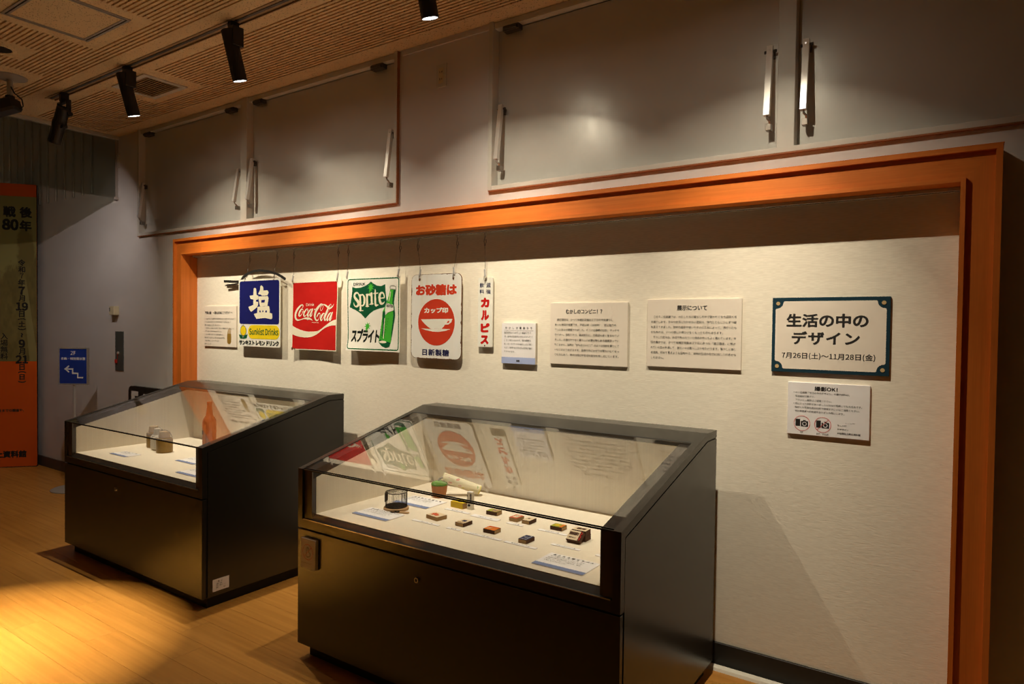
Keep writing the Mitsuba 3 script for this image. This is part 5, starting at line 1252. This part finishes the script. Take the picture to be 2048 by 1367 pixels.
# ------------------------------------------------------------------ small things on and by the cases
t = thing("no_touch_sign", "small square do-not-touch sign on the front of the right case", "sign")
f = wallf(0.435, 0.398, Y2_)
P_ = [0.430, 0.5045]
obj("plate", cbx(0.4285, 0.5225, Y2_ - 0.016, Y2_ - 0.0002, 0.4095, 0.537, 0.0008), "foam_edge", t)
f = wallf(0.4285, 0.4095, Y2_ - 0.016)
w, h = 0.094, 0.1275
obj("face", f.map(flat(sbox(0.0006, 0.0006, w - 0.0006, h - 0.0006), 0.0006)), "panel_white", t)
c0 = Point(w / 2, 0.072)
obj("red_ring", f.map(flat(unary_union([c0.buffer(0.0335).difference(c0.buffer(0.0318)), LineString([(w / 2 - 0.0235, 0.0485), (w / 2 + 0.0235, 0.0955)]).buffer(0.0009)]), 0.0019)), "ink_red", t)
hand = unary_union([rrect(w / 2 - 0.012, 0.060, w / 2 + 0.008, 0.092, 0.009), affinity.rotate(rrect(w / 2 - 0.010, 0.052, w / 2 + 0.016, 0.070, 0.008), 30)])
obj("hand_icon", f.map(flat(unary_union([hand.difference(hand.buffer(-0.0018)), sbox(w / 2 - 0.0055, 0.074, w / 2 - 0.0045, 0.090), sbox(w / 2 + 0.0005, 0.074, w / 2 + 0.0015, 0.090)]), 0.0013)), "ink", t)
obj("lettering", f.map(flat(text("展示品には手を触れないでください", 0.0048, w / 2, 0.022, 0.01, px=32, align="c"), 0.0013)), "ink", t)

t = thing("inventory_label", "small white inventory label low on the side of the left case", "label")
f = Fr([X1_ + W, -0.955, 0.085], [0, 1, 0], [0, 0, 1])
obj("paper", f.map(slab(sbox(0, 0, 0.092, 0.062), 0.0, 0.0012)), "panel_white", t)
obj("print", f.map(flat(unary_union([text("備　品", 0.008, 0.03, 0.046, 0.01, px=32), text("分類　展示", 0.0068, 0.018, 0.034, px=32), text("品名　展示ケース", 0.0068, 0.018, 0.024, px=32), text("番号　1", 0.0068, 0.06, 0.010, px=32), text("取得", 0.0068, 0.018, 0.014, px=32)]), 0.0019)), "ink_grey", t)

t = thing("cable_duct", "white floor cable duct along the black baseboard right of the right case", "cable duct")
obj("cover", prism_x([(-0.062, 0.0), (-0.056, 0.011), (-0.024, 0.012), (-0.0145, 0.0)], 1.832, 3.0), "duct_white", t)
t = thing("blue_plug", "blue taped plug with a white lead at the rear corner of the right case", "plug")
obj("plug", cat(cbx(1.795, 1.819, -0.082, -0.060, 0.036, 0.075, 0.002), cbx(1.793, 1.821, -0.085, -0.058, 0.0005, 0.036, 0.002)), "tape_blue", t)
obj("band", cbx(1.7945, 1.8195, -0.0835, -0.0595, 0.034, 0.0375, 0.0005), "sign_white", t)
obj("lead", tube([(1.815, -0.066, 0.012), (1.824, -0.055, 0.010), (1.835, -0.042, 0.007), (1.86, -0.040, 0.006)], 0.005, 8), "sign_white", t, smooth=True)

# ------------------------------------------------------------------ the stand with the blue sign, and the banner
sx, sy = -3.618, -0.246
t = thing("sign_stand", "slim floor stand with a blue stair sign between the banner and the left display case", "sign stand")
obj("base_disc", lathe([(0, 0.0), (0.178, 0.0), (0.178, 0.006), (0.165, 0.012), (0.03, 0.016), (0, 0.016)], 48, (sx, sy, 0)), "stand_grey", t, smooth=30)
obj("pole", cyl((sx, sy, 0.014), (sx, sy, 0.91), 0.0105, 20), "steel", t, smooth=30)
U = np.array([0.824, 0.566, 0.0]); f = Fr(np.array([sx, sy, 0.908]) - U * 0.128 + np.array([0.566, -0.824, 0]) * 0.014, U, [0, 0, 1])
w, h = 0.256, 0.322
fr = obj("sign_frame", f.map(slab(rrect(0, 0, w, h, 0.003), -0.018, 0.0)), "stand_grey", t)
obj("frame_lip", f.map(slab(sbox(0, 0, w, h).difference(sbox(0.011, 0.011, w - 0.011, h - 0.011)), 0.0, 0.004)), "stand_grey", fr)
obj("blue_face", f.map(flat(sbox(0.011, 0.011, w - 0.011, h - 0.011), 0.001)), "sign_blue", t)
stair = LineString([(0.215, 0.062), (0.168, 0.062), (0.168, 0.099), (0.124, 0.099), (0.124, 0.136), (0.062, 0.136)]).buffer(0.0062, cap_style="flat", join_style="mitre")
head = LineString([(0.094, 0.164), (0.060, 0.136), (0.094, 0.108)]).buffer(0.0062, cap_style="flat", join_style="mitre")
obj("lettering", f.map(flat(unary_union([text("2F", 0.044, w / 2, 0.258, 0.015, align="c"), fit(text("企画・特別展示室", 1, bold=0.025), 0.022, 0.214, w - 0.022, 0.238)]), 0.0018)), "sign_white", t)
obj("stair_arrow", f.map(flat(unary_union([stair, head]), 0.0018)), "sign_white", t)

ba = math.radians(49.5); U = np.array([math.cos(ba), math.sin(ba), 0.0]); N = np.array([math.sin(ba), -math.cos(ba), 0.0])
BW, BH = 0.95, 2.806
O = np.array([-4.913, -0.043, 0.0]) + N * 0.012 - U * BW
f = Fr(O, U, [0, 0, 1])
t = thing("exhibition_banner", "tall orange freestanding banner with a sepia landscape at the left edge", "banner")
obj("core", f.map(slab(rrect(0, 0.0, BW, BH, 0.012), -0.02, 0.0)), "banner_dark", t)
obj("orange_face", f.map(flat(rrect(0.001, 0.006, BW - 0.001, BH - 0.001, 0.012), 0.001)), "banner_orange", t)
pm = flat(sbox(0.0, 0, BW - 0.002, 1.629).buffer(0), 0.002)
pm = trimesh.Trimesh(*trimesh.remesh.subdivide_to_size(pm.vertices, pm.faces, 0.2, max_iter=10), process=False)
uvb = np.c_[(pm.vertices[:, 0] - (BW - 0.34)) / 0.34, pm.vertices[:, 1] / 1.629]
pm.vertices = pm.vertices + [0.0, 1.053, 0]
obj("photo_print", f.map(pm), "banner_photo", t, uv=uvb)
E_ = lambda u: BW + u
tx = [text("戦", 0.105, E_(-0.286), 2.488, 0.04), text("後", 0.105, E_(-0.146), 2.488, 0.04), text("80", 0.125, E_(-0.295), 2.355, 0.05), text("年", 0.105, E_(-0.148), 2.355, 0.04)]
zt_ = 2.062
for s_, sz, st in (("令", .064, .066), ("和", .064, .066), ("7", .066, .060), ("年", .064, .072), ("7", .100, .088), ("月", .066, .066), ("19", .098, .090), ("日", .066, .066), ("(", .066, .034), ("土", .062, .062), (")", .066, .040), ("~", .080, .080), ("9", .100, .088), ("月", .066, .066), ("21", .098, .090), ("日", .066, .066), ("(", .066, .034), ("日", .062, .062), (")", .066, .034)):
    if len(s_) == 2 or s_ in "79":
        tx.append(text(s_, sz, E_(-0.130), zt_ - st * 0.92, 0.045 if sz > 0.09 else 0.02, align="c"))
    else:
        g = vtext(s_, sz, E_(-0.130), zt_ - st / 2 + sz / 2, 0.022)
        tx.append(g)
    zt_ -= st
tx += [vtext("入場無料", 0.066, E_(-0.282), 1.335, 0.02, step=1.0), text("るまでの調査や、", 0.030, E_(-0.335), 0.555, 0.025), text("板橋区立郷土資料館", 0.068, E_(-0.093), 0.105, 0.045, align="r")]
for nm, a, b in (("heading", 0, 4), ("opening_date", 4, 15), ("wave_dash", 15, 16), ("closing_date", 16, len(tx) - 3), ("admission", len(tx) - 3, len(tx) - 2), ("small_lettering", len(tx) - 2, len(tx) - 1), ("museum_name", len(tx) - 1, len(tx))):
    obj(nm, f.map(flat(MultiPolygon([q for g in tx[a:b] for q in polys(g)]), 0.003)), "ink", t)

# ------------------------------------------------------------------ lamps beyond the picture: a second track over the visitors' side and a hall lamp
def far_lamp(x, y, target, inten, label, cut=30, beam=8, tint=WARM):
    t = thing("room_spotlight", label, "spotlight", "spotlights outside the photo")
    p = np.array([x, y, 2.80]); a = np.array(target, float) - p; a /= np.linalg.norm(a)
    top = p - a * 0.25
    bd = lathe([(0, 0), (0.0335, 0), (0.0375, 0.004), (0.0375, 0.252), (0.0345, 0.252), (0.0345, 0.24), (0, 0.24)], 28)
    xa = np.array([1.0, 0, 0]); xa -= a * (xa @ a); xa /= np.linalg.norm(xa)
    M = np.eye(4); M[:3, 0], M[:3, 1], M[:3, 2], M[:3, 3] = xa, np.cross(a, xa), a, top
    bd.apply_transform(M)
    obj("body", bd, "lamp_black", t, smooth=35)
    obj("stem", cbx(top[0] - 0.014, top[0] + 0.014, top[1] - 0.014, top[1] + 0.014, top[2] - 0.02, CEIL + 0.004), "lamp_black", t)
    d = cyl(p - a * 0.001, p, 0.033, 28)
    key = obj("lens", trimesh.Trimesh(d.vertices, d.faces[28 * 3:], process=False), "sign_white", t)
    scene[key]["emitter"] = LENS
    spot(f"{t}_light", p + a * 0.003, p + a, inten, cut, beam, tint)


far_lamp(-1.05, -2.35, (-0.80, -1.88, 0.0), 150.0, "black spotlight aimed at the floor in front of the left case", 17, 3, np.array([1.0, 0.84, 0.52]))

t = thing("hall_lamp", "small glowing globe lamp in the hall left of the smoke curtain", "lamp")
obj("cord", cyl((-6.2, -3.9, 3.82), (-6.2, -3.9, 5.2), 0.006, 10), "lamp_black", t)
gl = trimesh.creation.icosphere(3, 0.10); gl.apply_translation([-6.2, -3.9, 3.75])
key = obj("globe", gl, "sign_white", t, smooth=True)
scene[key]["emitter"] = {"type": "area", "sampling_weight": 0.3, "radiance": {"type": "rgb", "value": [26.0, 23.0, 17.0]}}
